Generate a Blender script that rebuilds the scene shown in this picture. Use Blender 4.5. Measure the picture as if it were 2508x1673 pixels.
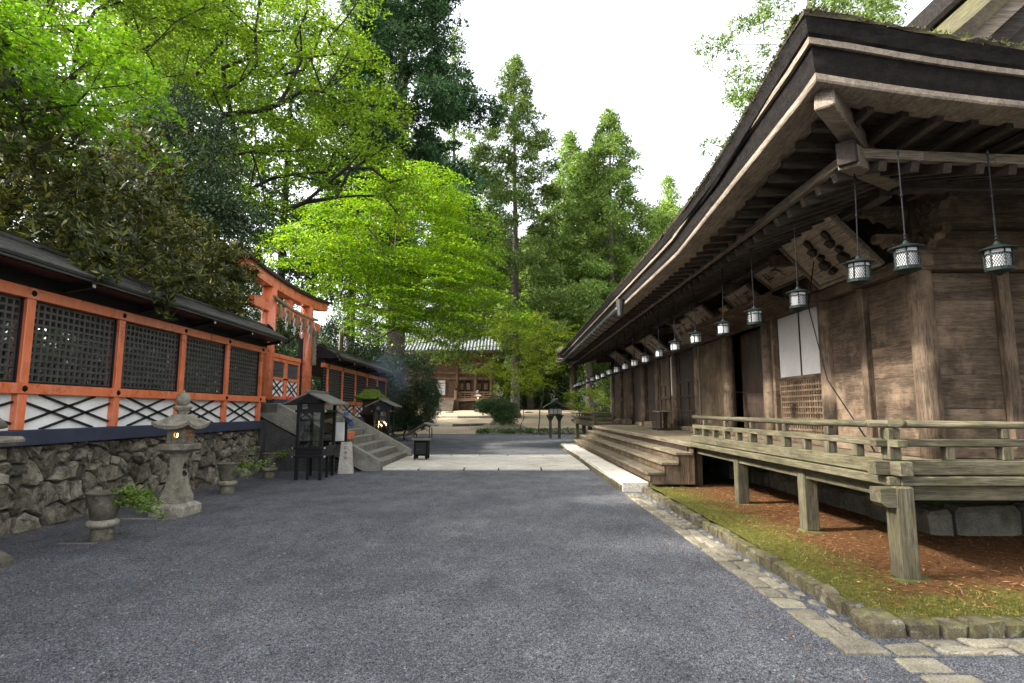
import bpy, math, random
import numpy as np
from mathutils import Vector, Matrix, noise as mnoise
random.seed(7); RNG = np.random.default_rng(11)
for o in list(bpy.data.objects): bpy.data.objects.remove(o)
SC = bpy.context.scene; COL = SC.collection
R = math.radians

# ---------------------------------------------------------------- camera, sky, sun, exposure
cam = bpy.data.cameras.new('camera'); camo = bpy.data.objects.new('camera', cam); COL.objects.link(camo)
cam.sensor_width = 36.0; cam.lens = 20.15; cam.clip_start = 0.05; cam.clip_end = 3000
camo.location = (0, 0, 1.6); camo.rotation_euler = (R(90 + 6.883), 0, R(-0.196))
SC.camera = camo
SUN_EL, SUN_AZ = 36.0, 262.0          # azimuth: compass bearing of the sun, +Y is 0, +X is 90
world = bpy.data.worlds.new('World'); SC.world = world; world.use_nodes = True
wn = world.node_tree; wn.nodes.clear()
sky = wn.nodes.new('ShaderNodeTexSky'); sky.sky_type = 'NISHITA'; sky.sun_disc = False
sky.sun_elevation = R(SUN_EL); sky.sun_rotation = R(SUN_AZ); sky.air_density = 1.0; sky.dust_density = 4.0; sky.ozone_density = 0.6
hsv = wn.nodes.new('ShaderNodeHueSaturation'); hsv.inputs['Saturation'].default_value = 0.22   # thin white cloud over the whole sky
bg = wn.nodes.new('ShaderNodeBackground'); bg.inputs['Strength'].default_value = 0.15
wo = wn.nodes.new('ShaderNodeOutputWorld')
wn.links.new(sky.outputs[0], hsv.inputs['Color']); wn.links.new(hsv.outputs[0], bg.inputs[0]); wn.links.new(bg.outputs[0], wo.inputs[0])
sun = bpy.data.lights.new('sun', 'SUN'); suno = bpy.data.objects.new('sun', sun); COL.objects.link(suno)
sun.energy = 2.0; sun.angle = R(3); sun.color = (1.0, 0.94, 0.84)
az, el = R(SUN_AZ), R(SUN_EL)
sdir = Vector((math.sin(az) * math.cos(el), math.cos(az) * math.cos(el), math.sin(el)))
suno.location = sdir * 60; suno.rotation_euler = sdir.to_track_quat('Z', 'Y').to_euler()
SC.view_settings.view_transform = 'Standard'; SC.view_settings.look = 'None'
SC.view_settings.exposure = 2.45; SC.view_settings.gamma = 1.0; SC.view_settings.use_curve_mapping = False
SC.render.engine = 'CYCLES'
try:
    SC.cycles.max_bounces = 7; SC.cycles.transparent_max_bounces = 6; SC.cycles.diffuse_bounces = 4; SC.cycles.glossy_bounces = 3
    SC.cycles.sample_clamp_indirect = 6
except Exception: pass

# ---------------------------------------------------------------- helpers
OFF = {}                                   # world offset of every object's own axes (no rotated parents)
def empty(name, loc, label=None, cat=None, group=None):
    o = bpy.data.objects.new(name, None); COL.objects.link(o); o.location = loc; o.empty_display_size = .2
    OFF[o.name] = Vector(loc); tag(o, label, cat, group); return o
def tag(o, label=None, cat=None, group=None, kind=None):
    if label: o['label'] = label
    if cat: o['category'] = cat
    if group: o['group'] = group
    if kind: o['kind'] = kind
    return o
def link(name, me, parent=None, loc=(0, 0, 0)):
    o = bpy.data.objects.new(name, me); COL.objects.link(o)
    if parent: o.parent = parent; OFF[o.name] = OFF[parent.name] + Vector(loc)
    else: OFF[o.name] = Vector(loc)
    o.location = loc; return o
def copy_tree(o, parent=None):
    c = o.copy(); COL.objects.link(c); c.parent = parent
    for ch in o.children: copy_tree(ch, c)
    return c
def place(root, loc, rz=0, s=1.0):
    root.location = loc; root.rotation_euler = (0, 0, rz); root.scale = (s, s, s); OFF[root.name] = Vector(loc); return root

class MB:
    def __init__(s): s.V = []; s.F = []
    def add(s, vs, fs):
        n = len(s.V); s.V.extend([tuple(v) for v in vs]); s.F.extend([tuple(i + n for i in f) for f in fs]); return s
    def box(s, x0, x1, y0, y1, z0, z1, b=0.0):
        return s.ob(((x0 + x1) / 2, (y0 + y1) / 2, (z0 + z1) / 2), (1, 0, 0), (0, 1, 0), (0, 0, 1), abs(x1 - x0) / 2, abs(y1 - y0) / 2, abs(z1 - z0) / 2, b)
    def ob(s, c, ax, ay, az, a, b, cc, t=0.0):
        c = Vector(c); ax = Vector(ax); ay = Vector(ay); az = Vector(az); h = (a, b, cc)
        if t <= 0 or t * 2.2 > 2 * min(h):
            vs = [c + ax * (a * i) + ay * (b * j) + az * (cc * k) for i in (-1, 1) for j in (-1, 1) for k in (-1, 1)]
            return s.add(vs, [(0, 1, 3, 2), (4, 6, 7, 5), (0, 4, 5, 1), (2, 3, 7, 6), (0, 2, 6, 4), (1, 5, 7, 3)])
        vs = []; idx = {}
        for i in (-1, 1):
            for j in (-1, 1):
                for k in (-1, 1):
                    for f in range(3):
                        d = [h[0] - t, h[1] - t, h[2] - t]; d[f] = h[f]
                        idx[(i, j, k, f)] = len(vs); vs.append(c + ax * (d[0] * i) + ay * (d[1] * j) + az * (d[2] * k))
        fs = []
        for f in range(3):
            u, w = [(1, 2), (0, 2), (0, 1)][f]
            for sg in (-1, 1):
                q = []
                for su, sw in ((-1, -1), (1, -1), (1, 1), (-1, 1)):
                    k = [0, 0, 0]; k[f] = sg; k[u] = su; k[w] = sw; q.append(idx[tuple(k) + (f,)])
                fs.append(tuple(q))
        for f in range(3):
            for g in range(f + 1, 3):
                e = 3 - f - g
                for sf in (-1, 1):
                    for sg in (-1, 1):
                        k0 = [0, 0, 0]; k0[f] = sf; k0[g] = sg; k1 = list(k0); k0[e] = -1; k1[e] = 1
                        fs.append((idx[tuple(k0) + (f,)], idx[tuple(k1) + (f,)], idx[tuple(k1) + (g,)], idx[tuple(k0) + (g,)]))
        for i in (-1, 1):
            for j in (-1, 1):
                for k in (-1, 1): fs.append(tuple(idx[(i, j, k, f)] for f in range(3)))
        return s.add(vs, fs)
    def beam(s, p0, p1, w, h, up=(0, 0, 1), b=0.0):
        p0 = Vector(p0); p1 = Vector(p1); d = p1 - p0; L = d.length; d = d / L; sd = d.cross(Vector(up))
        if sd.length < 1e-5: sd = d.cross(Vector((1, 0, 0)))
        sd.normalize(); u = sd.cross(d)
        return s.ob((p0 + p1) / 2, d, sd, u, L / 2, w / 2, h / 2, b)
    def cyl(s, p0, p1, r0, r1=None, n=8, caps=True):
        r1 = r0 if r1 is None else r1; p0 = Vector(p0); p1 = Vector(p1); d = (p1 - p0).normalized()
        a = d.cross(Vector((0, 0, 1)) if abs(d.z) < .9 else Vector((1, 0, 0))).normalized(); b = d.cross(a)
        vs = []
        for p, r in ((p0, r0), (p1, r1)):
            for i in range(n):
                t = 2 * math.pi * i / n; vs.append(p + (a * math.cos(t) + b * math.sin(t)) * r)
        fs = [(i, (i + 1) % n, n + (i + 1) % n, n + i) for i in range(n)]
        if caps: fs += [tuple(range(n))[::-1], tuple(range(n, 2 * n))]
        return s.add(vs, fs)
    def tube(s, pts, rs, n=6):
        pts = [Vector(p) for p in pts]; vs = []; fs = []
        ref = Vector((0.31, 0.17, 0.93)).normalized()
        for k, p in enumerate(pts):
            d = (pts[min(k + 1, len(pts) - 1)] - pts[max(k - 1, 0)]).normalized()
            a = d.cross(ref)
            if a.length < .1: a = d.cross(Vector((1, 0, 0)))
            a.normalize(); b = d.cross(a); r = rs[k] if hasattr(rs, '__len__') else rs
            for i in range(n):
                t = 2 * math.pi * i / n; vs.append(p + (a * math.cos(t) + b * math.sin(t)) * r)
        for k in range(len(pts) - 1):
            for i in range(n): fs.append((k * n + i, k * n + (i + 1) % n, (k + 1) * n + (i + 1) % n, (k + 1) * n + i))
        fs += [tuple(range(n))[::-1], tuple(range((len(pts) - 1) * n, len(pts) * n))]
        return s.add(vs, fs)
    def lathe(s, prof, n=16, c=(0, 0, 0), rot=0.0, cap=True):
        vs = []; fs = []
        for r, z in prof:
            for i in range(n):
                t = 2 * math.pi * i / n + rot; vs.append((c[0] + r * math.cos(t), c[1] + r * math.sin(t), c[2] + z))
        for k in range(len(prof) - 1):
            for i in range(n): fs.append((k * n + i, k * n + (i + 1) % n, (k + 1) * n + (i + 1) % n, (k + 1) * n + i))
        if cap: fs += [tuple(range(n))[::-1], tuple(range((len(prof) - 1) * n, len(prof) * n))]
        return s.add(vs, fs)
    def prism(s, poly, o, u, v, w):                     # polygon in the (u, v) plane at o, extruded by w
        o = Vector(o); u = Vector(u); v = Vector(v); w = Vector(w); n = len(poly)
        vs = [o + u * a + v * b for a, b in poly] + [o + u * a + v * b + w for a, b in poly]
        return s.add(vs, [tuple(range(n))[::-1], tuple(range(n, 2 * n))] + [(i, (i + 1) % n, n + (i + 1) % n, n + i) for i in range(n)])
    def grid(s, P):                                     # P[i][j] points
        ni, nj = len(P), len(P[0]); vs = [p for row in P for p in row]
        return s.add(vs, [(i * nj + j, i * nj + j + 1, (i + 1) * nj + j + 1, (i + 1) * nj + j) for i in range(ni - 1) for j in range(nj - 1)])
    def mesh(s, name, mat, off=(0, 0, 0), smooth=False):
        me = bpy.data.meshes.new(name); o = Vector(off)
        me.from_pydata([(v[0] - o.x, v[1] - o.y, v[2] - o.z) for v in s.V], [], s.F)
        if mat: me.materials.append(mat)
        if smooth: me.polygons.foreach_set('use_smooth', [True] * len(me.polygons))
        me.update(); return me
    def build(s, name, mat, parent=None, smooth=False, kind=None, loc=None, label=None):
        if parent is not None: o = link(name, s.mesh(name, mat, OFF[parent.name], smooth), parent)
        else:
            if loc is None:
                xs = [v[0] for v in s.V]; ys = [v[1] for v in s.V]; zs = [v[2] for v in s.V]
                loc = ((min(xs) + max(xs)) / 2, (min(ys) + max(ys)) / 2, min(zs))
            o = link(name, s.mesh(name, mat, loc, smooth), None, loc)
        if kind: o['kind'] = kind
        if label: o['label'] = label
        return o

def jit(a): return random.uniform(-a, a)
def fbm(p, s=1.0, o=3):
    return mnoise.fractal(Vector(p) * s, 1.0, 2.0, o)

# ---------------------------------------------------------------- materials
def newmat(name):
    m = bpy.data.materials.new(name); m.use_nodes = True; nt = m.node_tree; nt.nodes.clear()
    out = nt.nodes.new('ShaderNodeOutputMaterial'); bs = nt.nodes.new('ShaderNodeBsdfPrincipled')
    nt.links.new(bs.outputs[0], out.inputs[0]); return m, nt, bs, out
def N(nt, t, **kw):
    n = nt.nodes.new(t)
    for k, v in kw.items(): setattr(n, k, v)
    return n
def coords(nt, scale=(1, 1, 1), rand=0.0):
    tc = N(nt, 'ShaderNodeTexCoord'); mp = N(nt, 'ShaderNodeMapping'); mp.inputs['Scale'].default_value = scale
    if rand:
        oi = N(nt, 'ShaderNodeObjectInfo'); mu = N(nt, 'ShaderNodeMath', operation='MULTIPLY'); mu.inputs[1].default_value = rand
        ad = N(nt, 'ShaderNodeVectorMath', operation='ADD')
        nt.links.new(oi.outputs['Random'], mu.inputs[0]); nt.links.new(tc.outputs['Object'], ad.inputs[0]); nt.links.new(mu.outputs[0], ad.inputs[1])
        nt.links.new(ad.outputs[0], mp.inputs['Vector'])
    else: nt.links.new(tc.outputs['Object'], mp.inputs['Vector'])
    return mp.outputs[0]
def noise(nt, vec, scale, detail=4, rough=.6, dist=0.0):
    n = N(nt, 'ShaderNodeTexNoise'); n.inputs['Scale'].default_value = scale; n.inputs['Detail'].default_value = detail
    n.inputs['Roughness'].default_value = rough; n.inputs['Distortion'].default_value = dist
    if vec is not None: nt.links.new(vec, n.inputs['Vector'])
    return n.outputs['Fac']
def ramp(nt, fac, stops):
    r = N(nt, 'ShaderNodeValToRGB'); e = r.color_ramp.elements
    while len(e) < len(stops): e.new(.5)
    for i, (p, c) in enumerate(stops): e[i].position = p; e[i].color = tuple(c) + (1,) if len(c) == 3 else c
    nt.links.new(fac, r.inputs[0]); return r.outputs[0]
def mix(nt, fac, a, b, mode='MIX'):
    m = N(nt, 'ShaderNodeMix', data_type='RGBA', blend_type=mode)
    for i, v in ((0, fac), (6, a), (7, b)):
        if isinstance(v, (int, float)): m.inputs[i].default_value = v
        elif isinstance(v, tuple): m.inputs[i].default_value = v + (1,)
        else: nt.links.new(v, m.inputs[i])
    return m.outputs[2]
def rng_map(nt, v, a, b, c=0., d=1.):
    m = N(nt, 'ShaderNodeMapRange'); m.inputs[1].default_value = a; m.inputs[2].default_value = b; m.inputs[3].default_value = c; m.inputs[4].default_value = d
    nt.links.new(v, m.inputs[0]); return m.outputs[0]
def math2(nt, op, a, b):
    m = N(nt, 'ShaderNodeMath', operation=op)
    for i, v in enumerate((a, b)):
        if isinstance(v, (int, float)): m.inputs[i].default_value = v
        else: nt.links.new(v, m.inputs[i])
    return m.outputs[0]
def bump(nt, bs, h, strength=.4, dist=.01):
    b = N(nt, 'ShaderNodeBump'); b.inputs['Strength'].default_value = strength; b.inputs['Distance'].default_value = dist
    nt.links.new(h, b.inputs['Height']); nt.links.new(b.outputs[0], bs.inputs['Normal'])
def upness(nt, lo=.3, hi=.9):
    g = N(nt, 'ShaderNodeNewGeometry'); sx = N(nt, 'ShaderNodeSeparateXYZ'); nt.links.new(g.outputs['Normal'], sx.inputs[0])
    return rng_map(nt, sx.outputs['Z'], lo, hi)
def vary(nt, col, amt):
    oi = N(nt, 'ShaderNodeObjectInfo'); v = rng_map(nt, oi.outputs['Random'], 0, 1, 1 - amt, 1 + amt)
    cb = N(nt, 'ShaderNodeCombineColor')
    for i in range(3): nt.links.new(v, cb.inputs[i])
    return mix(nt, 1.0, col, cb.outputs[0], 'MULTIPLY')

def wood(name, axis, c1, c2, moss=0.0, mosscol=(.09, .10, .03), rough=.75, amt=.22, blotch=.45, stain=None):
    m, nt, bs, out = newmat(name)
    sc = {'x': (1.0, 16, 16), 'y': (16, 1.0, 16), 'z': (16, 16, 1.0)}[axis]
    v = coords(nt, sc, 37.0); g = noise(nt, v, 1.6, 8, .65, .4)
    fine = noise(nt, coords(nt, tuple(4 * s for s in sc), 11.0), 1.6, 4, .6)
    col = ramp(nt, g, [(.32, c1), (.68, c2)])
    dk = ramp(nt, fine, [(.36, (.38, .38, .38)), (.54, (1, 1, 1)), (.68, (1.18, 1.18, 1.18))]); col = mix(nt, .85, col, dk, 'MULTIPLY')
    b = noise(nt, coords(nt, (1, 1, 1), 5.0), 2.3, 4, .6)
    bl = ramp(nt, b, [(.3, (1 - blotch,) * 3), (.7, (1 + blotch * .35,) * 3)]); col = mix(nt, 1.0, col, bl, 'MULTIPLY')
    if stain:
        s = rng_map(nt, noise(nt, coords(nt, (1, 1, 1), 3.0), 1.5, 5, .7), .5, .68); col = mix(nt, math2(nt, 'MULTIPLY', s, .7), col, stain)
    if moss:
        mm = rng_map(nt, noise(nt, coords(nt, (1, 1, 1), 9.0), 7.0, 6, .7), .42, .66)
        mm = math2(nt, 'MULTIPLY', mm, math2(nt, 'ADD', math2(nt, 'MULTIPLY', upness(nt, -.2, .9), .75), .25))
        col = mix(nt, math2(nt, 'MULTIPLY', mm, moss), col, mosscol)
    col = vary(nt, col, amt)
    nt.links.new(col, bs.inputs['Base Color']); bs.inputs['Roughness'].default_value = rough; bs.inputs['Specular IOR Level'].default_value = .22
    bump(nt, bs, math2(nt, 'ADD', g, math2(nt, 'MULTIPLY', fine, .6)), .45, .012); return m
def woods(name, *a, **k): return {ax: wood(name + '_' + ax, ax, *a, **k) for ax in 'xyz'}

def stone(name, c1, c2, scale=6.0, moss=0.0, mosscol=(.10, .12, .02), rough=.9, bmp=.6, amt=.25, speck=True, lichen=0.0, bd=.02, base=None):
    m, nt, bs, out = newmat(name)
    v = coords(nt, (1, 1, 1), 23.0); g = noise(nt, v, scale, 8, .68); col = ramp(nt, g, [(.3, c1), (.72, c2)])
    f = noise(nt, v, scale * 16, 3, .6)
    if speck: col = mix(nt, .65, col, ramp(nt, f, [(.35, (.45, .45, .45)), (.6, (1.15, 1.15, 1.15))]), 'MULTIPLY')
    if lichen:
        l = rng_map(nt, noise(nt, v, scale * 1.7, 6, .7), .56, .66); col = mix(nt, math2(nt, 'MULTIPLY', l, lichen), col, (.42, .42, .34))
    if moss:
        mm = rng_map(nt, noise(nt, v, scale * .7, 6, .75), .45, .62)
        mm = math2(nt, 'MULTIPLY', mm, math2(nt, 'ADD', math2(nt, 'MULTIPLY', upness(nt, -.1, .9), .65), .35))
        col = mix(nt, math2(nt, 'MULTIPLY', mm, moss), col, mosscol)
    if base:                                             # moss creeping up from the ground
        tc = N(nt, 'ShaderNodeTexCoord'); sx = N(nt, 'ShaderNodeSeparateXYZ'); nt.links.new(tc.outputs['Object'], sx.inputs[0])
        h = rng_map(nt, math2(nt, 'ADD', sx.outputs['Z'], math2(nt, 'MULTIPLY', noise(nt, v, 5.0, 5, .7), base * 1.2)), base * .6, base * 1.3, 1, 0)
        col = mix(nt, math2(nt, 'MULTIPLY', h, .75), col, mosscol)
    col = vary(nt, col, amt)
    nt.links.new(col, bs.inputs['Base Color']); bs.inputs['Roughness'].default_value = rough; bs.inputs['Specular IOR Level'].default_value = .2
    bump(nt, bs, math2(nt, 'ADD', g, math2(nt, 'MULTIPLY', f, .25)), bmp, bd); return m

def paint(name, c, rough=.4, dirt=.25, spec=.5, metal=0.0, scale=5.0, amt=.06, bmp=.05, fade_sheen=None):
    m, nt, bs, out = newmat(name)
    v = coords(nt, (1, 1, 1), 13.0); g = noise(nt, v, scale, 6, .7)
    col = mix(nt, 1.0, c, ramp(nt, g, [(.3, (1 - dirt,) * 3), (.65, (1.06,) * 3)]), 'MULTIPLY')
    if fade_sheen:
        col = mix(nt, math2(nt, 'MULTIPLY', rng_map(nt, noise(nt, coords(nt, (3, 3, .6), 7.0), 2.2, 6, .7), .45, .72), .55), col, fade_sheen)  # pinkish sky sheen painted in along with patchy fading
        col = mix(nt, math2(nt, 'MULTIPLY', rng_map(nt, noise(nt, coords(nt, (9, 9, .8), 3.0), 2.0, 5, .7), .60, .74), .5), col, (.10, .05, .035))
    col = vary(nt, col, amt)
    nt.links.new(col, bs.inputs['Base Color']); bs.inputs['Metallic'].default_value = metal
    nt.links.new(rng_map(nt, g, .3, .7, rough - .08, rough + .12), bs.inputs['Roughness'])
    bs.inputs['Specular IOR Level'].default_value = spec
    bump(nt, bs, noise(nt, v, scale * 8, 4, .6), bmp, .004); return m

def leafmat(name, stops, trans=.45, rough=.5, spec=.3, tint=None, sat=1.0):
    m, nt, bs, out = newmat(name)
    g = N(nt, 'ShaderNodeNewGeometry'); col = ramp(nt, g.outputs['Random Per Island'], stops)
    big = noise(nt, coords(nt), .55, 3, .6); col = mix(nt, 1.0, col, ramp(nt, big, [(.32, (.62, .66, .62)), (.66, (1.15, 1.12, 1.1))]), 'MULTIPLY')
    if tint:
        t = rng_map(nt, noise(nt, coords(nt), .9, 3, .6), .62, .72); col = mix(nt, math2(nt, 'MULTIPLY', t, .5), col, tint)
    nt.links.new(col, bs.inputs['Base Color']); bs.inputs['Roughness'].default_value = rough; bs.inputs['Specular IOR Level'].default_value = spec
    tr = N(nt, 'ShaderNodeBsdfTranslucent'); nt.links.new(mix(nt, 1.0, col, (1.25, 1.2, .55), 'MULTIPLY'), tr.inputs[0])
    mx = N(nt, 'ShaderNodeMixShader'); mx.inputs[0].default_value = trans
    nt.links.new(bs.outputs[0], mx.inputs[1]); nt.links.new(tr.outputs[0], mx.inputs[2]); nt.links.new(mx.outputs[0], out.inputs[0]); return m

def glassmat(name, tint=(.9, .95, .93), alpha=.16):
    m, nt, bs, out = newmat(name); bs.inputs['Base Color'].default_value = tint + (1,); bs.inputs['Roughness'].default_value = .04
    bs.inputs['Specular IOR Level'].default_value = .6
    tr = N(nt, 'ShaderNodeBsdfTransparent'); tr.inputs[0].default_value = (.93, .96, .95, 1); fr = N(nt, 'ShaderNodeFresnel'); fr.inputs[0].default_value = 1.5
    mx = N(nt, 'ShaderNodeMixShader'); nt.links.new(math2(nt, 'ADD', fr.outputs[0], alpha * .3), mx.inputs[0])
    gl = N(nt, 'ShaderNodeBsdfGlossy'); gl.inputs['Roughness'].default_value = .03
    nt.links.new(tr.outputs[0], mx.inputs[1]); nt.links.new(gl.outputs[0], mx.inputs[2]); nt.links.new(mx.outputs[0], out.inputs[0]); return m
def emit(name, c, s):
    m, nt, bs, out = newmat(name); bs.inputs['Base Color'].default_value = c + (1,); bs.inputs['Emission Color'].default_value = c + (1,); bs.inputs['Emission Strength'].default_value = s; return m

WR = woods('weathered_rail', (.042, .035, .022), (.135, .117, .078), moss=.7, mosscol=(.085, .088, .024))
WD = woods('deck_board', (.095, .075, .048), (.24, .20, .14), moss=.2, mosscol=(.14, .13, .05))
WW = woods('wall_board', (.052, .036, .023), (.135, .095, .063), blotch=.55, stain=(.20, .142, .095), amt=.16)
WK = woods('rafter_wood', (.035, .027, .022), (.095, .074, .058))
WL = woods('pale_board', (.13, .104, .08), (.27, .22, .17), blotch=.3)
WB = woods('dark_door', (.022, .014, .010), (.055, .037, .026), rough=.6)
WM = woods('door_brown', (.045, .030, .018), (.13, .088, .052), blotch=.6, stain=(.15, .11, .075))
WP = woods('plaque_wood', (.25, .195, .15), (.44, .36, .28), blotch=.2)
THATCH = stone('bark_thatch', (.005, .0045, .004), (.024, .019, .016), 11, moss=0, bmp=1.0, speck=True, bd=.04)
THMOSS = stone('mossy_bark_roof', (.03, .024, .02), (.09, .07, .05), 6, moss=.9, mosscol=(.12, .13, .03), bmp=1.0, bd=.05)
VERM = paint('vermilion', (.70, .165, .055), .30, .30, .8, scale=3.0, fade_sheen=(.72, .30, .20))  # second colour is faded paint plus painted-in pink sky sheen
BLACK = paint('black_lacquer', (.009, .009, .010), .42, .2, .3)
LATT = paint('lattice_black', (.05, .047, .045), .42, .3, .6)
NAVY = paint('navy_beam', (.035, .042, .07), .5, .3, .4)
PLAS = paint('white_plaster', (.78, .77, .74), .85, .20, .2, scale=2.5)
IRON = paint('iron', (.008, .008, .009), .7, .3, .12, .0)
COPPER = paint('aged_copper', (.055, .058, .052), .5, .4, .5, .35, scale=9)
COPROOF = stone('fence_shingle', (.035, .033, .032), (.11, .105, .10), 8, moss=.25, mosscol=(.07, .085, .03), bmp=.5, rough=.6)
VERDI = paint('verdigris_green', (.004, .010, .008), .6, .35, .2)
PAPER = paint('lantern_paper', (.42, .42, .42), .8, .08, .2)
SHOJI = paint('shoji_paper', (.46, .44, .42), .9, .15, .2, scale=1.6)
GRAN = stone('granite_lantern', (.11, .098, .072), (.38, .35, .28), 5, moss=.35, mosscol=(.15, .14, .06), lichen=.5, bmp=.5)
GRAND = stone('dark_granite', (.05, .045, .034), (.22, .20, .155), 6, moss=.5, mosscol=(.13, .13, .04), lichen=.3, bmp=.5)
CONC = stone('stair_concrete', (.13, .123, .105), (.29, .275, .235), 3, moss=.3, mosscol=(.16, .15, .08), bmp=.25, amt=.08)
CONCD = stone('dark_concrete', (.05, .05, .05), (.13, .125, .12), 3, moss=.3, mosscol=(.05, .055, .04), bmp=.3)
SLAB = stone('paving_slab', (.44, .40, .335), (.64, .60, .52), 2.5, bmp=.3, amt=.10, moss=.15, mosscol=(.3, .27, .17))
WALLST = stone('wall_stone', (.04, .034, .025), (.50, .44, .335), 6.5, moss=.85, mosscol=(.06, .065, .016), lichen=.6, bmp=1.0, amt=.42, bd=.07)
KERB = stone('kerb_stone', (.035, .029, .018), (.15, .125, .08), 6, moss=.6, mosscol=(.14, .14, .03), bmp=.8, amt=.2, lichen=.3)
GUTST = stone('gutter_stone', (.10, .088, .064), (.29, .26, .20), 5, moss=.35, mosscol=(.19, .17, .08), bmp=.6, amt=.2)
FOUND = stone('foundation_stone', (.07, .065, .055), (.20, .19, .16), 5, moss=.3, bmp=.8)
BARK = stone('bark', (.035, .028, .022), (.13, .105, .085), 7, moss=.3, mosscol=(.07, .08, .03), bmp=1.0, bd=.04)
BARKD = stone('dark_bark', (.018, .015, .012), (.06, .05, .042), 7, moss=.2, mosscol=(.05, .06, .02), bmp=1.0, bd=.03)
BARKP = stone('pale_bark', (.10, .09, .065), (.30, .27, .20), 7, moss=.4, mosscol=(.14, .15, .05), bmp=.7, bd=.02)
CEDARB = stone('cedar_bark', (.07, .055, .045), (.24, .20, .165), 5, moss=.2, mosscol=(.12, .12, .06), bmp=1.0, bd=.05)
ROPE = stone('straw_rope', (.16, .125, .07), (.34, .28, .17), 30, bmp=.6)
CLOTH = paint('blue_cloth', (.05, .08, .20), .9, .2, .1)
GOLD = paint('gold_leaf', (.62, .38, .07), .35, .4, .5, .6, scale=9)
RED = paint('red_lacquer', (.6, .03, .02), .3, .1, .5)
GLASS = glassmat('cabinet_glass')
FLAME = emit('candle_flame', (1.0, .42, .10), 9.0)
# ================================================================ the setting
def sstep(a, b, x):
    t = max(0.0, min(1.0, (x - a) / (b - a))); return t * t * (3 - 2 * t)
def gz(x, y):
    z = float(np.interp(y, [39, 44, 44.3, 50, 50.3, 56, 75, 130, 420], [0.0, .42, .60, .95, 1.13, 1.58, 2.2, 5, 30]))
    t = sstep(-6.66, -6.8, x) * (1 - sstep(30, 36, y)); z = max(z, 1.12 * t)
    z += max(0.0, -24 - x) * .06 + max(0.0, x - 45) * .05
    if y > 40: z += .05 * fbm((x, y, 0), .4)
    return z
def patchy(name, stops, scale, moss, mcol, mthr=(.48, .62), fine=60., bmp=.5, rough=.95):
    m, nt, bs, out = newmat(name); v = coords(nt); g = noise(nt, v, scale, 8, .65); col = ramp(nt, g, stops)
    f = noise(nt, v, fine, 4, .7); col = mix(nt, .6, col, ramp(nt, f, [(.35, (.55, .55, .55)), (.62, (1.2, 1.2, 1.2))]), 'MULTIPLY')
    if moss: col = mix(nt, math2(nt, 'MULTIPLY', rng_map(nt, noise(nt, v, scale * 1.3, 6, .7), *mthr), moss), col, mcol)
    nt.links.new(col, bs.inputs['Base Color']); bs.inputs['Roughness'].default_value = rough; bs.inputs['Specular IOR Level'].default_value = .2
    bump(nt, bs, f, bmp, .02); return m
EARTH = patchy('forest_floor', [(.3, (.025, .020, .011)), (.7, (.07, .052, .028))], .6, .9, (.028, .042, .012), (.34, .55))
SAND = patchy('sandy_ground', [(.3, (.27, .215, .145)), (.7, (.40, .335, .235))], .5, .25, (.30, .22, .13), (.55, .7), 40., .2)
def gravel_mat():
    m, nt, bs, out = newmat('grey_gravel'); v = coords(nt)
    vo = N(nt, 'ShaderNodeTexVoronoi'); vo.inputs['Scale'].default_value = 150; nt.links.new(v, vo.inputs['Vector'])
    bw = N(nt, 'ShaderNodeRGBToBW'); nt.links.new(vo.outputs['Color'], bw.inputs[0])
    col = ramp(nt, bw.outputs[0], [(.15, (.020, .021, .024)), (.5, (.092, .096, .106)), (.85, (.26, .267, .283))])
    mid = noise(nt, v, 34, 5, .75); col = mix(nt, .8, col, ramp(nt, mid, [(.34, (.42, .42, .44)), (.64, (1.45, 1.43, 1.42))]), 'MULTIPLY')
    big = noise(nt, v, .8, 6, .65); col = mix(nt, 1.0, col, ramp(nt, big, [(.3, (.62, .64, .67)), (.7, (1.22, 1.20, 1.18))]), 'MULTIPLY')
    med = noise(nt, coords(nt, (1.0, .45, 1)), 3.2, 5, .7); col = mix(nt, .8, col, ramp(nt, med, [(.36, (.72, .72, .74)), (.62, (1.14, 1.14, 1.13))]), 'MULTIPLY')
    w = rng_map(nt, noise(nt, v, 1.7, 6, .7), .63, .72); col = mix(nt, math2(nt, 'MULTIPLY', w, .28), col, (.24, .22, .17))
    nt.links.new(col, bs.inputs['Base Color']); bs.inputs['Roughness'].default_value = .8; bs.inputs['Specular IOR Level'].default_value = .35
    h = math2(nt, 'ADD', math2(nt, 'MULTIPLY', vo.outputs['Distance'], -1.0), mid); bump(nt, bs, h, .9, .012); return m
GRAVEL = gravel_mat()
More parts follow.
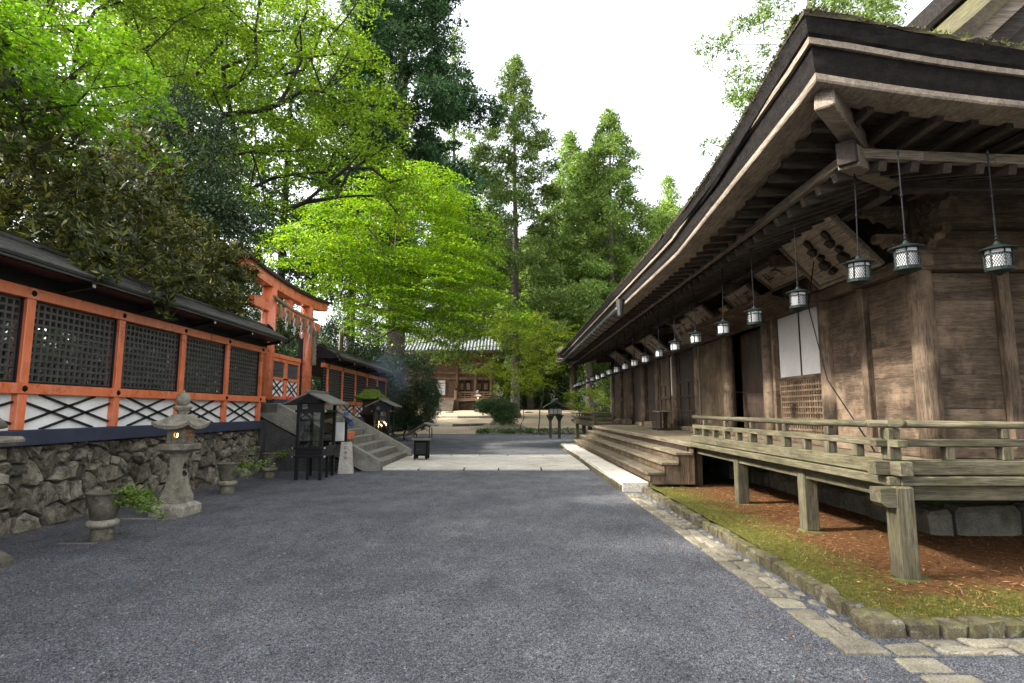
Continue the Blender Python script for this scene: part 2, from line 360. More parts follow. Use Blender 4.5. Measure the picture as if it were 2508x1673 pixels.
def moss_mat():
    m, nt, bs, out = newmat('moss_and_needles'); tc = N(nt, 'ShaderNodeTexCoord'); sx = N(nt, 'ShaderNodeSeparateXYZ'); nt.links.new(tc.outputs['Object'], sx.inputs[0])
    v = coords(nt); f = noise(nt, v, 90, 5, .75); m2 = noise(nt, v, 16, 5, .7)
    green = ramp(nt, m2, [(.3, (.055, .060, .012)), (.7, (.165, .155, .032))]); brown = ramp(nt, m2, [(.3, (.055, .025, .010)), (.7, (.19, .092, .036))])
    dx = math2(nt, 'ADD', sx.outputs['X'], -2.74); dy = math2(nt, 'ADD', sx.outputs['Y'], -4.42); d = math2(nt, 'MINIMUM', dx, dy)
    k = math2(nt, 'ADD', d, math2(nt, 'MULTIPLY', math2(nt, 'ADD', noise(nt, v, 2.6, 6, .7), -.5), 1.7))
    col = mix(nt, rng_map(nt, k, .30, .80), green, brown)
    col = mix(nt, .85, col, ramp(nt, f, [(.34, (.4, .4, .4)), (.64, (1.45, 1.45, 1.45))]), 'MULTIPLY')
    nt.links.new(col, bs.inputs['Base Color']); bs.inputs['Roughness'].default_value = .95; bs.inputs['Specular IOR Level'].default_value = .1
    bump(nt, bs, math2(nt, 'ADD', f, m2), .9, .03); return m
MOSS = moss_mat()

def frange(a, b, s):
    n = max(1, int(round((b - a) / s))); return [a + (b - a) * i / n for i in range(n + 1)]
xs = [-500, -300, -180, -110, -70, -50, -38, -30, -24, -18, -14, -11, -9, -8, -7.2, -6.85, -6.8, -6.74, -6.7, -6.66, -6.6] + frange(-6, 14, 1.0) + [18, 24, 32, 45, 70, 110, 180, 300, 500]
ys = [-120, -60, -25] + frange(-10, 36, 2.0) + frange(37, 43, 1.0) + [44, 44.3, 45, 46, 47.5, 49, 50, 50.3, 51, 53, 56, 60, 66, 75, 90, 110, 130, 170, 230, 320, 420, 700, 1200]
MB().grid([[(x, y, gz(x, y) - .008) for y in ys] for x in xs]).build('ground', EARTH, loc=(0, 0, 0), kind='structure', smooth=True)
gxs = frange(-6.75, 14, .25); gys = frange(-8, 39.3, .35)
MB().grid([[(x, y, .004 + .010 * fbm((x, y, 3), .9) * (1 if y < 38 else 0) + .012) for y in gys] for x in gxs]).build('gravel_court', GRAVEL, loc=(0, 0, 0), kind='structure', smooth=True)
P = [[(x + .25 * math.sin(y * .8) * (0 if abs(x) < .1 else .4), y, gz(x, y) + .012) for y in frange(39.28, 43.9, .6) + [44.0, 44.3] + frange(44.9, 49.8, .7) + [50, 50.3] + frange(51, 60, 1.0)] for x in frange(-14, 6.5, .7)]
MB().grid(P).build('sand_terrace', SAND, loc=(0, 0, 0), kind='structure', smooth=True)

def rock(x0, x1, y0, y1, z0, z1, b=.03, j=.012):
    mb = MB().box(x0, x1, y0, y1, z0, z1, b); mb.V = [(v[0] + jit(j), v[1] + jit(j), v[2] + jit(j) * .8) for v in mb.V]; return mb
def clip(poly, a, b, c):                                # keep a*x+b*y<=c
    out = []
    for i in range(len(poly)):
        p, q = poly[i], poly[(i + 1) % len(poly)]; dp = a * p[0] + b * p[1] - c; dq = a * q[0] + b * q[1] - c
        if dp <= 0: out.append(p)
        if dp * dq < 0: t = dp / (dp - dq); out.append((p[0] + (q[0] - p[0]) * t, p[1] + (q[1] - p[1]) * t))
    return out
def area(p): return abs(sum(p[i][0] * p[(i + 1) % len(p)][1] - p[(i + 1) % len(p)][0] * p[i][1] for i in range(len(p)))) / 2
def shrink(p, d):
    cx = sum(q[0] for q in p) / len(p); cy = sum(q[1] for q in p) / len(p); o = []
    for x, y in p:
        l = math.hypot(x - cx, y - cy) or 1; k = max(.3, 1 - d / l); o.append((cx + (x - cx) * k, cy + (y - cy) * k))
    return o

# stone path across the court: border slabs and slabs laid on the diagonal
sp = empty('stone_path', (-.7, 18.2, 0)); sp['kind'] = 'structure'
PX0, PX1, PY0, PY1 = -3.55, 2.16, 15.62, 20.75
MB().box(PX0 - .02, PX1 + .02, PY0 + .02, PY1 - .02, 0, .030).build('path_bed', EARTH, sp)
def slab(poly, z0, z1, parent, mat, name='slab', gap=.026):
    p = shrink(poly, gap); MB().prism(p, (0, 0, z0), (1, 0, 0), (0, 1, 0), (jit(.001), jit(.001), z1 - z0 + jit(.003))).build(name, mat, parent)
for yy in (PY0, PY1 - .42):
    x = PX0
    while x < PX1 - .05:
        L = random.uniform(.9, 1.5); x2 = min(PX1, x + L)
        if PX1 - x2 < .35: x2 = PX1
        slab([(x, yy), (x2, yy), (x2, yy + .42), (x, yy + .42)], 0, .05, sp, SLAB); x = x2
s = .72; ca = math.sqrt(.5)
for i in range(-14, 15):
    for j in range(-14, 15):
        cx0 = -.7 + (i + j) * s * ca; cy0 = 18.2 + (i - j) * s * ca; h = s * ca
        p = [(cx0 - h, cy0), (cx0, cy0 - h), (cx0 + h, cy0), (cx0, cy0 + h)]
        for a, b, c in ((-1, 0, -PX0), (1, 0, PX1), (0, -1, -(PY0 + .43)), (0, 1, PY1 - .43)):
            p = clip(p, a, b, c)
            if len(p) < 3: break
        if len(p) >= 3 and area(p) > .02: slab(p, 0, .048, sp, SLAB)

# moss bed round the hall
def mz(x, y): return .098 + .045 * sstep(5.2, 7.0, y) + .012 * fbm((x, y, 9), .8) + .010 * fbm((x, y, 4), 4.0)
P = [[(x, y, mz(x, y)) for y in frange(4.34, 11.75, .11)] for x in frange(2.70, 7.2, .11) + [8, 10, 14]]
MB().grid(P).build('moss_bed', MOSS, loc=(0, 0, 0), kind='structure', smooth=True)
MB().box(3.5, 14, 11.7, 33, 0, .09).build('hall_ground', EARTH, loc=(8, 22, 0), kind='structure')
kr = empty('kerb', (2.65, 8, 0)); kr['kind'] = 'structure'
y = 4.53
while y < 11.5:
    L = random.uniform(.14, .30); h = .125 + jit(.016)
    rock(2.59 + jit(.012), 2.72 + jit(.02), y + .005, min(y + L, 11.55) - .005, -.02, h, .018, .010).build('stone', KERB, kr); y += L
rock(2.555, 2.80, 4.235, 4.52, -.02, .128, .022, .012).build('corner_stone', KERB, kr)
x = 2.81
while x < 8.5:
    L = random.uniform(.18, .27); rock(x + .006, x + L - .006, 4.22 + jit(.010), 4.37, -.02, .122 + jit(.012), .018, .011).build('stone', KERB, kr); x += L

# paved gutter between gravel and kerb: flat irregular stones
gt = empty('stone_gutter', (2.4, 8, 0)); gt['kind'] = 'structure'
def flat_stone(pts, parent, h, mat=GUTST, gap=.014, name='stone'):
    p = shrink(pts, gap); q = shrink(p, .02); n = len(p); zt = h + jit(.008)
    vs = [(a, b, -.01) for a, b in p] + [(a, b, zt - .014) for a, b in p] + [(a, b, zt + jit(.004)) for a, b in q]
    fs = [(i, (i + 1) % n, n + (i + 1) % n, n + i) for i in range(n)] + [(n + i, n + (i + 1) % n, 2 * n + (i + 1) % n, 2 * n + i) for i in range(n)] + [tuple(range(2 * n, 3 * n))]
    MB().add(vs, fs).build(name, mat, parent)
def gutter(u0, u1, w, mapf):
    u = u0
    while u < u1:
        L = random.uniform(.22, .42); sk = jit(.06)
        r = random.random()
        cuts = [0, w * random.uniform(.40, .62), w] if r < .75 else [0, w * random.uniform(.75, .95)]
        for k in range(len(cuts) - 1):
            a, b = cuts[k], cuts[k + 1]
            pts = [(u + jit(.03), a + (0 if k == 0 else jit(.02))), (u + L * .5 + jit(.03), a + (jit(.012) if k == 0 else jit(.025))), (u + L + sk, a), (u + L + sk + jit(.03), b + jit(.025)), (u + L * .5, b + jit(.02)), (u + jit(.03), b + jit(.03))]
            flat_stone([mapf(*p) for p in pts], gt, .03 + .012 * random.random())
        u += L + sk * .3
    # loose pale cobbles on the kerb side
gutter(4.22, 11.25, .29, lambda u, v: (2.18 + v, u))
gutter(2.5, 7.5, .25, lambda u, v: (u, 3.93 + v))
for i in range(30):
    y = 4.5 + i * .225 + jit(.05); r = random.uniform(.03, .055); x = 2.52 + jit(.02)
    flat_stone([(x + r * .8 * math.cos(t) * (1 + jit(.2)), y + 1.3 * r * math.sin(t) * (1 + jit(.2))) for t in [k * math.pi / 3 for k in range(6)]], gt, .028, gap=.0, name='cobble')
for q in ([(2.18, 3.94), (2.49, 3.93), (2.50, 4.06), (2.44, 4.21), (2.2, 4.21)],): flat_stone(q, gt, .04)
for q in ([(2.45, 3.90), (2.43, 3.70), (2.73, 3.69), (2.74, 3.89)], [(2.45, 3.66), (2.44, 3.40), (2.80, 3.38), (2.78, 3.65)], [(2.46, 3.36), (2.44, 3.0), (2.85, 3.0), (2.82, 3.34)]):
    flat_stone(q, gt, .028, GUTST, name='slab')
# ================================================================ the worship hall
hall = empty('worship_hall', (5.4, 18.6, 0), 'long dark timber worship hall with thick bark roof and railed veranda', 'hall')
HB = lambda name, mat, *a, **k: MB().box(*a, **k).build(name, mat, hall)
WX, WY0, WY1 = 5.4, 7.4, 29.8; BAY = 2.24
DX, DY0, DY1 = 3.48, 5.35, 31.9; DZ = 1.0; SY0, SY1 = 11.2, 24.3          # deck edge, opening of the steps
HX1 = 16.5
MOSSST = stone('mossy_pad', (.045, .05, .02), (.14, .15, .05), 9, moss=.8, bmp=.9, bd=.03)
# --- veranda
def plank_run(x0, x1, y0, y1, axis, name='plank'):
    u0, u1 = (y0, y1) if axis == 'x' else (x0, x1); u = u0
    while u < u1 - .02:
        w = random.uniform(.24, .32); u2 = min(u1, u + w)
        if axis == 'x': MB().box(x0, x1, u + .003, u2 - .003, DZ - .05, DZ - .004 + jit(.003), .004).build(name, WD['x'], hall)
        else: MB().box(u + .003, u2 - .003, y0, y1, DZ - .05, DZ - .004 + jit(.003), .004).build(name, WD['y'], hall)
        u = u2
plank_run(DX + .02, WX, 7.2, 29.9, 'x'); plank_run(WX, HX1, DY0 + .02, WY0, 'y'); plank_run(DX + .02, WX, DY0 + .02, 7.2, 'y')
plank_run(DX + .02, WX + 4, 29.9, DY1, 'y')
HB('edge_board', WR['y'], DX - .012, DX + .10, DY0, 11.19, .915, .998, b=.008); HB('edge_board', WR['x'], DX + .10, HX1, DY0 - .012, DY0 + .10, .915, .996, b=.008)
HB('edge_board', WD['y'], DX - .014, DX + .10, SY0 - .01, SY1 + .01, .90, .992, b=.012); HB('edge_board', WR['y'], DX - .012, DX + .10, SY1 + .02, DY1, .915, .998, b=.008)
for a, b in ((5.55, 7.155), (7.43, 9.215), (9.49, 11.39)): HB('fascia_beam', WR['y'], 3.62, 3.71, a - .09, b, .775, .912, b=.006)
HB('fascia_beam', WR['x'], 3.65, 9.0, 5.42, 5.52, .775, .912, b=.006)
for yy in (5.28, 7.16, 9.22, 11.4, 24.4, 26.6, 28.8, 31.6):
    z0 = mz(3.6, yy) + .006 if yy < 12 else .08; xc = 3.56 if yy < 5.5 else 3.68
    MB().beam((xc, yy + .08, z0), (xc, yy + .08, .914), .17, .17, (0, 1, 0), .012).build('veranda_post', WR['z'], hall)
    flat = rock(xc - .14, xc + .22, yy - .06, yy + .2, .03, z0 + .004, .03, .02).build('base_stone', MOSSST, hall)
for xx in (6.0, 8.2): MB().beam((xx, 5.36, .1), (xx, 5.36, .914), .17, .17, (0, 1, 0), .012).build('veranda_post', WR['z'], hall)
MB().prism([(0, .04), (.05, 0), (.20, 0), (.20, .17), (0, .17)], (3.34, 5.28, .735), (1, 0, 0), (0, 0, 1), (0, .16, 0)).build('corbel', WR['x'], hall)
# --- railing (koran): base beam, mid rail, round top rail, short posts
def railing(p0, p1, ends=(0.16, 0.16), inner=True):
    p0 = Vector(p0); p1 = Vector(p1); d = (p1 - p0); L = d.length; d.normalize(); ax = 'x' if abs(d.x) > .5 else 'y'
    a = p0 - d * ends[0]; b = p1 + d * ends[1]; Z = lambda v, z: (v.x, v.y, z)
    MB().beam(Z(a, 1.075), Z(b, 1.075), .125, .13, b=.008).build('base_rail', WR[ax], hall)
    MB().beam(Z(a + d * .03, 1.30), Z(b - d * .03, 1.30), .10, .068, b=.006).build('middle_rail', WR[ax], hall)
    n = max(2, int(L / 1.6) + 1); pts = []
    for k in range(n + 1):
        p = a + (b - a) * (k / n); pts.append((p.x + jit(.004), p.y + jit(.004), 1.465 + jit(.004) + (.012 if k in (0, n) else 0)))
    MB().tube(pts, [.036 + jit(.002) for _ in pts], 10).build('top_rail', WR[ax], hall, smooth=True)
    k = 0; m = max(1, round(L / .52))
    for i in range(m + 1):
        p = p0 + (p1 - p0) * (i / m)
        tall = i % 2 == 0 or i == m
        w = .10 if tall else .085
        MB().beam(Z(p, 1.142), Z(p, 1.264), w, w, d, .006).build('rail_block', WR['z'], hall)
        if tall and i not in (0, m): MB().beam(Z(p, 1.336), Z(p, 1.43), .07, .06, d, .008).build('rail_strut', WR['z'], hall)
RX, RY = DX + .085, DY0 + .085
railing((RX, RY, 0), (RX, SY0 - .12, 0), (.20, .12)); railing((RX, RY, 0), (HX1 - .2, RY, 0), (.20, .1))
MB().beam((RX, RY, 1.142), (RX, RY, 1.44), .125, .125, (0, 1, 0), .012).build('corner_post', WR['z'], hall)
MB().cyl((RX, RY, 1.335), (RX, RY, 1.43), .068, .05, 10).build('corner_knob', WR['z'], hall, smooth=True)
railing((RX, SY1 + .12, 0), (RX, DY1 - .1, 0), (.12, .2)); railing((RX, DY1 - .085, 0), (WX + 3, DY1 - .085, 0), (.2, .1))
MB().beam((RX, SY1 + .05, 1.0), (RX, SY1 + .05, 1.44), .12, .12, (0, 1, 0), .012).build('rail_post', WR['z'], hall)
# --- steps down to the court and the stone slab they stand on
for k, (x, z) in enumerate(((2.63, .43), (2.91, .615), (3.19, .80))):
    u = SY0 + .0
    for seg in ((SY0, 15.6), (15.6, 20.1), (20.1, SY1)):
        MB().box(x, x + .34, seg[0] + .003, seg[1] - .003, z - .055, z + jit(.003), .008).build('tread', WD['y'], hall)
        MB().box(x + .05, x + .08, seg[0] + .012, seg[1] - .012, z - .18, z - .056, .003).build('riser', WM['y'], hall)
    MB().box(x + .085, x + .36, SY0 + .015, SY0 + .07, .2, z - .056).build('stringer', WM['z'], hall)
MB().box(3.535, 3.55, SY0 + .02, SY1 - .02, .74, .898).build('riser', WM['y'], hall)
MB().box(3.5, 3.56, SY0 + .3, SY1, .1, .9).build('underfloor_screen', WB['y'], hall)
HB('stringer', WM['x'], 2.72, 3.46, SY1 - .06, SY1 - .01, .2, .42)
ss = empty('step_slab', (2.8, 18.4, 0), 'pale dressed stone slab along the foot of the wooden hall steps', 'slab')
u = 11.55
while u < 25.2:
    L = random.uniform(.8, 1.05); u2 = min(25.3, u + L)
    MB().box(2.21 + jit(.006), 2.74, u + .004, u2 - .004, 0, .20 + jit(.003), .012).build('slab', SLAB, ss); u = u2
for a, b in ((2.76, 3.1), (3.11, 3.46)): rock(a, b, 11.5, 11.85, 0, .2, .015, .006).build('edging_stone', KERB, ss)
for i in range(12): rock(2.175 + jit(.008), 2.206, 11.6 + i * 1.14, 11.6 + i * 1.14 + 1.1, 0, .14 + jit(.02), .01, .008).build('edging_stone', KERB, ss)
MB().box(2.76, 3.5, 11.86, 25.2, 0, .17).build('bedding', CONC, ss)
# --- foundation
for yy in frange(6.95, 29, .62): rock(4.95 + jit(.03), 5.25, yy, yy + .59 + jit(.02), .05, .42 + jit(.05), .05, .02).build('foundation_stone', FOUND, hall)
for xx in frange(5.3, 12, .8): rock(xx, xx + .77, 6.95 + jit(.03), 7.25, .05, .48 + jit(.06), .06, .025).build('foundation_stone', FOUND, hall)
HB('foundation_mound', EARTH, 5.26, HX1 - .5, 7.27, 29.6, .05, .93)
# --- columns
MOSSST0 = None
cols = [WY0 + BAY * k for k in range(11)]
def column(x, y, z0=1.0, z1=4.62, r=.145):
    MB().lathe([(r * 1.02, 0), (r, .5), (r * .985, 2), (r * .96, z1 - z0)], 16, (x, y, z0)).build('column', WW['z'], hall, smooth=True)
for y in cols: column(WX, y)
for x in (9.7, 11.9, 14.1, HX1): column(x, WY0)
for x in (8.9, 12.4): column(x, WY1)
def wall_board(a, b, z0, z1, face, mat=None):
    if face == 'front': MB().box(WX - .01 + jit(.0015), WX + .05, a, b, z0 + .001, z1 - .001, .0025).build('wall_board', (mat or WW)['y'], hall)
    else: MB().box(a, b, WY0 - .01 + jit(.0015), WY0 + .05, z0 + .001, z1 - .001, .0025).build('wall_board', (mat or WW)['x'], hall)
# bay 0 : board wall with a middle post
for a, b in ((7.52, 8.47), (8.62, 9.52)):
    for z0, z1 in ((1.16, 1.62), (1.62, 2.06), (2.06, 2.5), (2.5, 2.95), (2.95, 3.44)): wall_board(a, b, z0, z1, 'front')
HB('wall_post', WW['z'], WX - .10, WX + .06, 8.475, 8.615, 1.12, 3.44, b=.01)
HB('sill', WW['y'], WX - .10, WX + .08, 7.5, 29.7, 1.0, 1.13, b=.01)
# lintel and beams along the front and the near side
HB('lintel', WW['y'], WX - .17, WX + .07, 7.2, 29.9, 3.45, 3.62, b=.012)
for z0, z1 in ((3.625, 4.02), (4.02, 4.36)):
    y = WY0 + .1
    while y < 29.7: y2 = min(29.7, y + BAY * 2); wall_board(y + .003, y2 - .003, z0, z1, 'front'); y = y2
HB('wall_beam', WW['y'], WX - .13, WX + .1, 7.0, 30.2, 4.36, 4.66, b=.015)
# near side wall (faces the camera): wide horizontal boards
sm = [1.12, 1.62, 2.06, 2.40, 2.70, 3.04, 3.41]
for a, b in ((5.53, 6.36), (6.53, 9.57), (9.83, 14)):
    for i in range(len(sm) - 1): wall_board(a, b, sm[i], sm[i + 1], 'side')
HB('wall_post', WW['z'], 6.37, 6.52, WY0 - .10, WY0 + .06, 1.12, 3.42, b=.012)
HB('sill', WW['x'], 5.5, HX1, WY0 - .10, WY0 + .08, 1.0, 1.13, b=.01)
HB('lintel', WW['x'], 5.2, HX1, WY0 - .17, WY0 + .07, 3.42, 3.72, b=.014)
for z0, z1, o in ((3.725, 3.95, -.11), (3.955, 4.17, -.02), (4.175, 4.53, -.02), (4.535, 4.74, -.06)):
    MB().box(5.5, HX1, WY0 + o, WY0 + .06, z0, z1, .008).build('wall_board', WW['x'], hall)
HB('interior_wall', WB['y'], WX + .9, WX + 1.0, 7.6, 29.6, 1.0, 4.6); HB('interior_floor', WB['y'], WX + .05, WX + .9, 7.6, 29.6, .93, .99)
HB('rear_wall', WW['z'], HX1 - .1, HX1, WY0, WY1, .9, 4.8); HB('end_wall', WW['x'], WX + .1, HX1, WY1 - .05, WY1, .95, 4.8)
# bays 1..9 : shoji, doorways, doors
def lattice(name, mat, x, y0, y1, z0, z1, py, pz, w, t, parent, x2=None):
    mb = MB(); ny = max(1, round((y1 - y0) / py)); nz = max(1, round((z1 - z0) / pz))
    for i in range(ny + 1): y = y0 + (y1 - y0) * i / ny; mb.box(x - t / 2, x + t / 2, y - w / 2, y + w / 2, z0, z1)
    for k in range(nz + 1): z = z0 + (z1 - z0) * k / nz; mb.box(x - t / 2 - .008, x + t / 2 - .002, y0, y1, z - w / 2, z + w / 2)
    return mb.build(name, mat, parent, kind='stuff')
HB('door_jamb', WW['z'], WX - .08, WX + .08, 11.50, 11.60, 1.13, 3.45, b=.006)
for a, b in ((9.79, 10.62), (10.64, 11.48)):
    HB('shoji_panel', SHOJI, WX + .03, WX + .05, a, b, 2.25, 3.44)
HB('shoji_bar', WB['z'], WX + .015, WX + .055, 10.615, 10.645, 2.25, 3.44)
HB('shoji_frame', WW['y'], WX - .02, WX + .06, 9.78, 11.48, 2.19, 2.25, b=.006)
lattice('door_lattice', WM['z'], WX + .03, 9.80, 11.47, 1.15, 2.18, .085, .105, .036, .04, hall)
HB('lattice_back', WB['z'], WX + .09, WX + .11, 9.78, 11.5, 1.13, 2.2)
# fine net transom leaning out over the shoji and the doorway
net = MB(); v0, v1 = Vector((WX - .14, 0, 3.46)), Vector((4.55, 0, 3.62))
for i in range(46):
    y = 9.9 + i * .1
    net.beam((v0.x, y, v0.z), (v1.x, y, v1.z), .012, .012)
for k in range(11):
    p = v0 + (v1 - v0) * (k / 10); net.beam((p.x, 9.85, p.z), (p.x, 14.5, p.z), .02, .02)
net.build('net_canopy', WM['y'], hall, kind='stuff'); MB().beam((4.54, 9.8, 3.63), (4.54, 14.5, 3.63), .05, .06).build('canopy_rail', WW['y'], hall)
# bay 2 dark doorway; bay 3 board door; then panelled doors
def panel_door(y0, y1, x, mat, rows=((1.2, 1.55), (1.62, 2.0), (2.08, 2.46), (2.55, 3.3)), split=True):
    d = MB().box(x + .02, x + .05, y0, y1, 1.13, 3.44).build('door', mat['z'], hall)
    for a in (y0, y1 - .11): MB().box(x - .02, x + .02, a, a + .11, 1.13, 3.44, .006).build('stile', mat['z'], d)
    zs = [1.13] + [r[1] for r in rows]
    for (a, b) in rows: MB().box(x - .015, x + .02, y0 + .111, y1 - .111, b, b + .075, .006).build('door_rail', mat['y'], d)
    if split: 
        for (a, b) in rows[:3]: MB().box(x - .013, x + .02, (y0 + y1) / 2 - .04, (y0 + y1) / 2 + .04, a, b - .002, .004).build('muntin', mat['z'], d)
    return d
HB('board_door', WB['z'], WX + .25, WX + .29, 12.0, 13.95, 1.13, 3.44)  # dark board standing in for the shade inside the open doorway
HB('board_door', WM['z'], WX - .03, WX + .01, 14.30, 16.16, 1.13, 3.42, b=.006)
HB('door_stile', WL['z'], WX - .06, WX - .031, 14.27, 14.33, 1.13, 3.42); HB('door_stile', WL['z'], WX - .06, WX - .031, 16.17, 16.23, 1.13, 3.42)
panel_door(16.55, 18.4, WX + .02, WB)
HB('paper_strip', SHOJI, WX, WX + .03, 18.8, 19.25, 2.1, 3.4); lattice('door_lattice', WM['z'], WX + .01, 18.8, 19.25, 1.15, 2.08, .09, .1, .04, .03, hall)
panel_door(19.35, 20.7, WX, WM, split=True)
panel_door(21.0, 22.9, WX + .05, WB, split=False); HB('door_stile', WL['z'], WX - .06, WX - .02, 23.25, 23.31, 1.13, 3.42)
HB('board_door', WB['z'], WX + .02, WX + .06, 23.3, 25.2, 1.13, 3.42); HB('door_stile', WL['z'], WX - .06, WX - .02, 25.42, 25.48, 1.13, 3.42)
HB('board_door', WM['z'], WX + .0, WX + .05, 25.5, 27.4, 1.13, 3.42); HB('board_door', WM['z'], WX + .0, WX + .05, 27.7, 29.65, 1.13, 3.42)
# --- eaves
def E(d): return 4.15 + .42 * max(0.0, 1 - d / 5.0) ** 2.2
EX, EY0, EY1 = 2.70, 4.74, 32.46
def dY(y): return max(0.0, min(y - EY0, EY1 - y))
def dX(x): return max(0.0, x - EX)
def corner_k(d): return 1 + .32 * max(0.0, 1 - d / 3.5) ** 2
# profile points: (outward offset from the board edge, height over E)
def ring(out, up, ys_, xs_):
    """polyline along the front eave (far to near) then along the near side (to the right)"""
    P_ = []
    for y in ys_: k = corner_k(dY(y)); P_.append((EX - out, y, E(dY(y)) + up * k))
    for x in xs_: k = corner_k(dX(x)); P_.append((x, EY0 - out, E(dX(x)) + up * k))
    return P_
yl = frange(EY1, 28, .45) + frange(27, 9.5, 1.0) + frange(9, EY0 + .3, .35); xl = frange(EX + .3, 9.5, .4) + [11, 13, 15, 17.5]
def eave_strip(name, mat, prof, rough=0.0, smooth=False):
    rows = []
    for (o, u) in prof:
        r = ring(o, u, yl, [])
        c = (EX - o, EY0 - o, E(0) + u * corner_k(0)); e = (EX - o, EY1 + o, E(0) + u * corner_k(0))
        rr = [e] + r[1:] + [c] + ring(o, u, [], xl)
        rows.append([(p[0] + jit(rough), p[1] + jit(rough), p[2] + jit(rough)) for p in rr])
    return MB().grid(rows).build(name, mat, hall, smooth=smooth)
eave_strip('eave_board', WL['y'], [(-.42, .03), (-.42, .0), (-.05, -.055), (-.01, -.055), (.0, -.04), (.0, .0)])
eave_strip('lower_thatch', THATCH, [(-.015, -.002), (.012, .05), (.03, .11), (.055, .172)], .004)
eave_strip('upper_board', WL['y'], [(.03, .172), (.085, .170), (.09, .212), (.06, .214)])
# upper layer with ragged mossy lip: finer sampling
yl2 = yl; 
def fine(l): return [v for a, b in zip(l[:-1], l[1:]) for v in (a, a + (b - a) * .25, a + (b - a) * .5, a + (b - a) * .75)] + [l[-1]]
yl = fine(yl); xl = fine(xl)
eave_strip('upper_thatch', THATCH, [(.065, .213), (.10, .24), (.125, .30), (.15, .345)], .007)
eave_strip('thatch_lip', THMOSS, [(.15, .345), (.158, .375), (.10, .405), (-.25, .50)], .012)
# --- roof slopes: front, near side, far side, back; gable above the side skirts
RC = [(2.6, 0.0), (4.5, .92), (6.6, 2.35), (8.6, 4.15), (11.0, 6.9)]     # (x, rise over the lip)
def rise(t): return float(np.interp(t, [c[0] - 2.6 for c in RC], [c[1] for c in RC]))
GY0, GY1 = 8.4, 28.8
rows = []
for t in (.0, .8, 1.6, 2.4, 3.2, 4.0, 4.9, 5.8, 7.0, 8.4):
    row = []
    for y in [EY1] + yl[1:] + [EY0 - .02]:
        lim0 = max(y, EY0 - .1 + min(t, 3.7) + (0 if t <= 3.7 else 0)); yy = min(lim0, EY1 + .1 - min(t, 3.7))
        row.append((2.6 + t, yy + jit(.01), E(dY(y)) * max(0, 1 - t / 4) + 4.15 * min(1, t / 4) + .43 + rise(t) + jit(.012)))
    rows.append(row)
MB().grid(rows).build('roof_slope', THMOSS, hall, smooth=True)
for sgn, y0 in ((1, EY0 - .1), (-1, EY1 + .1)):
    rows = []
    for t in (.0, .8, 1.6, 2.4, 3.2, 3.9):
        row = []
        for x in [2.6] + xl + [19.4]:
            xx = max(x, 2.6 + t) if x < 11 else min(x, 19.4 - t)
            row.append((xx, y0 + sgn * t, E(dX(x)) * max(0, 1 - t / 4) + 4.15 * min(1, t / 4) + .43 + rise(t) + jit(.012)))
        rows.append(row)
    MB().grid(rows).build('roof_slope', THMOSS, hall, smooth=True)
MB().grid([[(19.4 - t, y, 4.58 + rise(t)) for y in (EY0 + min(t, 3.7), EY1 - min(t, 3.7))] for t in (.0, .8, 1.6, 2.4, 3.2, 4.0, 4.9, 5.8, 7.0, 8.4)]).build('roof_slope', THMOSS, hall, smooth=True)
def verge(name, mat, o0, o1, z0, z1, y0, y1):            # strip following the gable slope (both sides of the ridge)
    for sg in (0, 1):
        P_ = []
        for t in frange(3.3, 8.4, .3):
            x = 2.6 + t if sg == 0 else 19.4 - t; nz = 4.58 + rise(t)
            P_.append([(x, y0, nz + z0), (x, y0, nz + z1), (x, y1, nz + z1), (x, y1, nz + z0), (x, y0, nz + z0)])
        MB().grid(P_).build(name, mat, hall)
for (ya, yb) in ((7.75, 9.3), (29.45, 27.9)):
    verge('verge_thatch', THMOSS, 0, 0, .0, .24, ya, yb); verge('verge_board', WL['x'], 0, 0, -.28, -.01, ya + (.12 if ya < 20 else -.12), ya + (.20 if ya < 20 else -.20))
    verge('verge_board', WK['x'], 0, 0, -.62, -.30, ya + (.34 if ya < 20 else -.34), ya + (.40 if ya < 20 else -.40))
    gy = ya + (.62 if ya < 20 else -.62)
    MB().add([(5.9, gy, 6.3), (16.1, gy, 6.3), (11, gy, 11.2)], [(0, 1, 2)]).build('gable_wall', WB['x'], hall)
HB('ridge', THATCH, 10.55, 11.45, 7.6, 29.6, 11.2, 11.85, b=.08)
# --- rafters: two tiers on the front and near side, kioi batten, hip beams, soffit
FZ = lambda d: 4.05 + (E(d) - 4.15)                       # flying rafter underside at its tip
def raft(a, b, w=.075, h=.09, ax='x'):
    MB().beam(a, b, w, h, b=.006).build('rafter', WK[ax], hall)
for y in frange(EY0 + .36, EY1 - .36, .33):
    d = dY(y); up = E(d) - 4.15; lx = max(3.56, 2.93 + d) if d < .8 else 4.0
    xin = min(4.0, 2.75 + d)
    if xin - 3.05 > .12: raft((3.03, y, FZ(d) + .075), (xin, y, FZ(d) + .075 + .10 * (xin - 3.03) - up * .55 * (xin - 3.03)), ax='x')
    x1 = min(5.5, 2.75 + d)
    if x1 - 3.42 > .15: raft((3.40, y, 3.955 + .25 * up), (x1, y, 3.955 + .25 * up + .36 * (x1 - 3.40) - .1 * up), .085, .10, 'x')
for x in frange(EX + .36, 10.2, .33):
    d = dX(x); up = E(d) - 4.15
    yin = min(EY0 + 1.30, EY0 + .05 + d)
    if yin - (EY0 + .35) > .12: raft((x, EY0 + .33, FZ(d) + .075), (x, yin, FZ(d) + .075 + .10 * (yin - EY0 - .33) - up * .55 * (yin - EY0 - .33)), ax='y')
    y1 = min(EY0 + 2.8, EY0 + .05 + d)
    if y1 - EY0 - .72 > .15: raft((x, EY0 + .70, 3.955 + .25 * up), (x, y1, 3.955 + .25 * up + .36 * (y1 - EY0 - .70) - .1 * up), .085, .10, 'y')
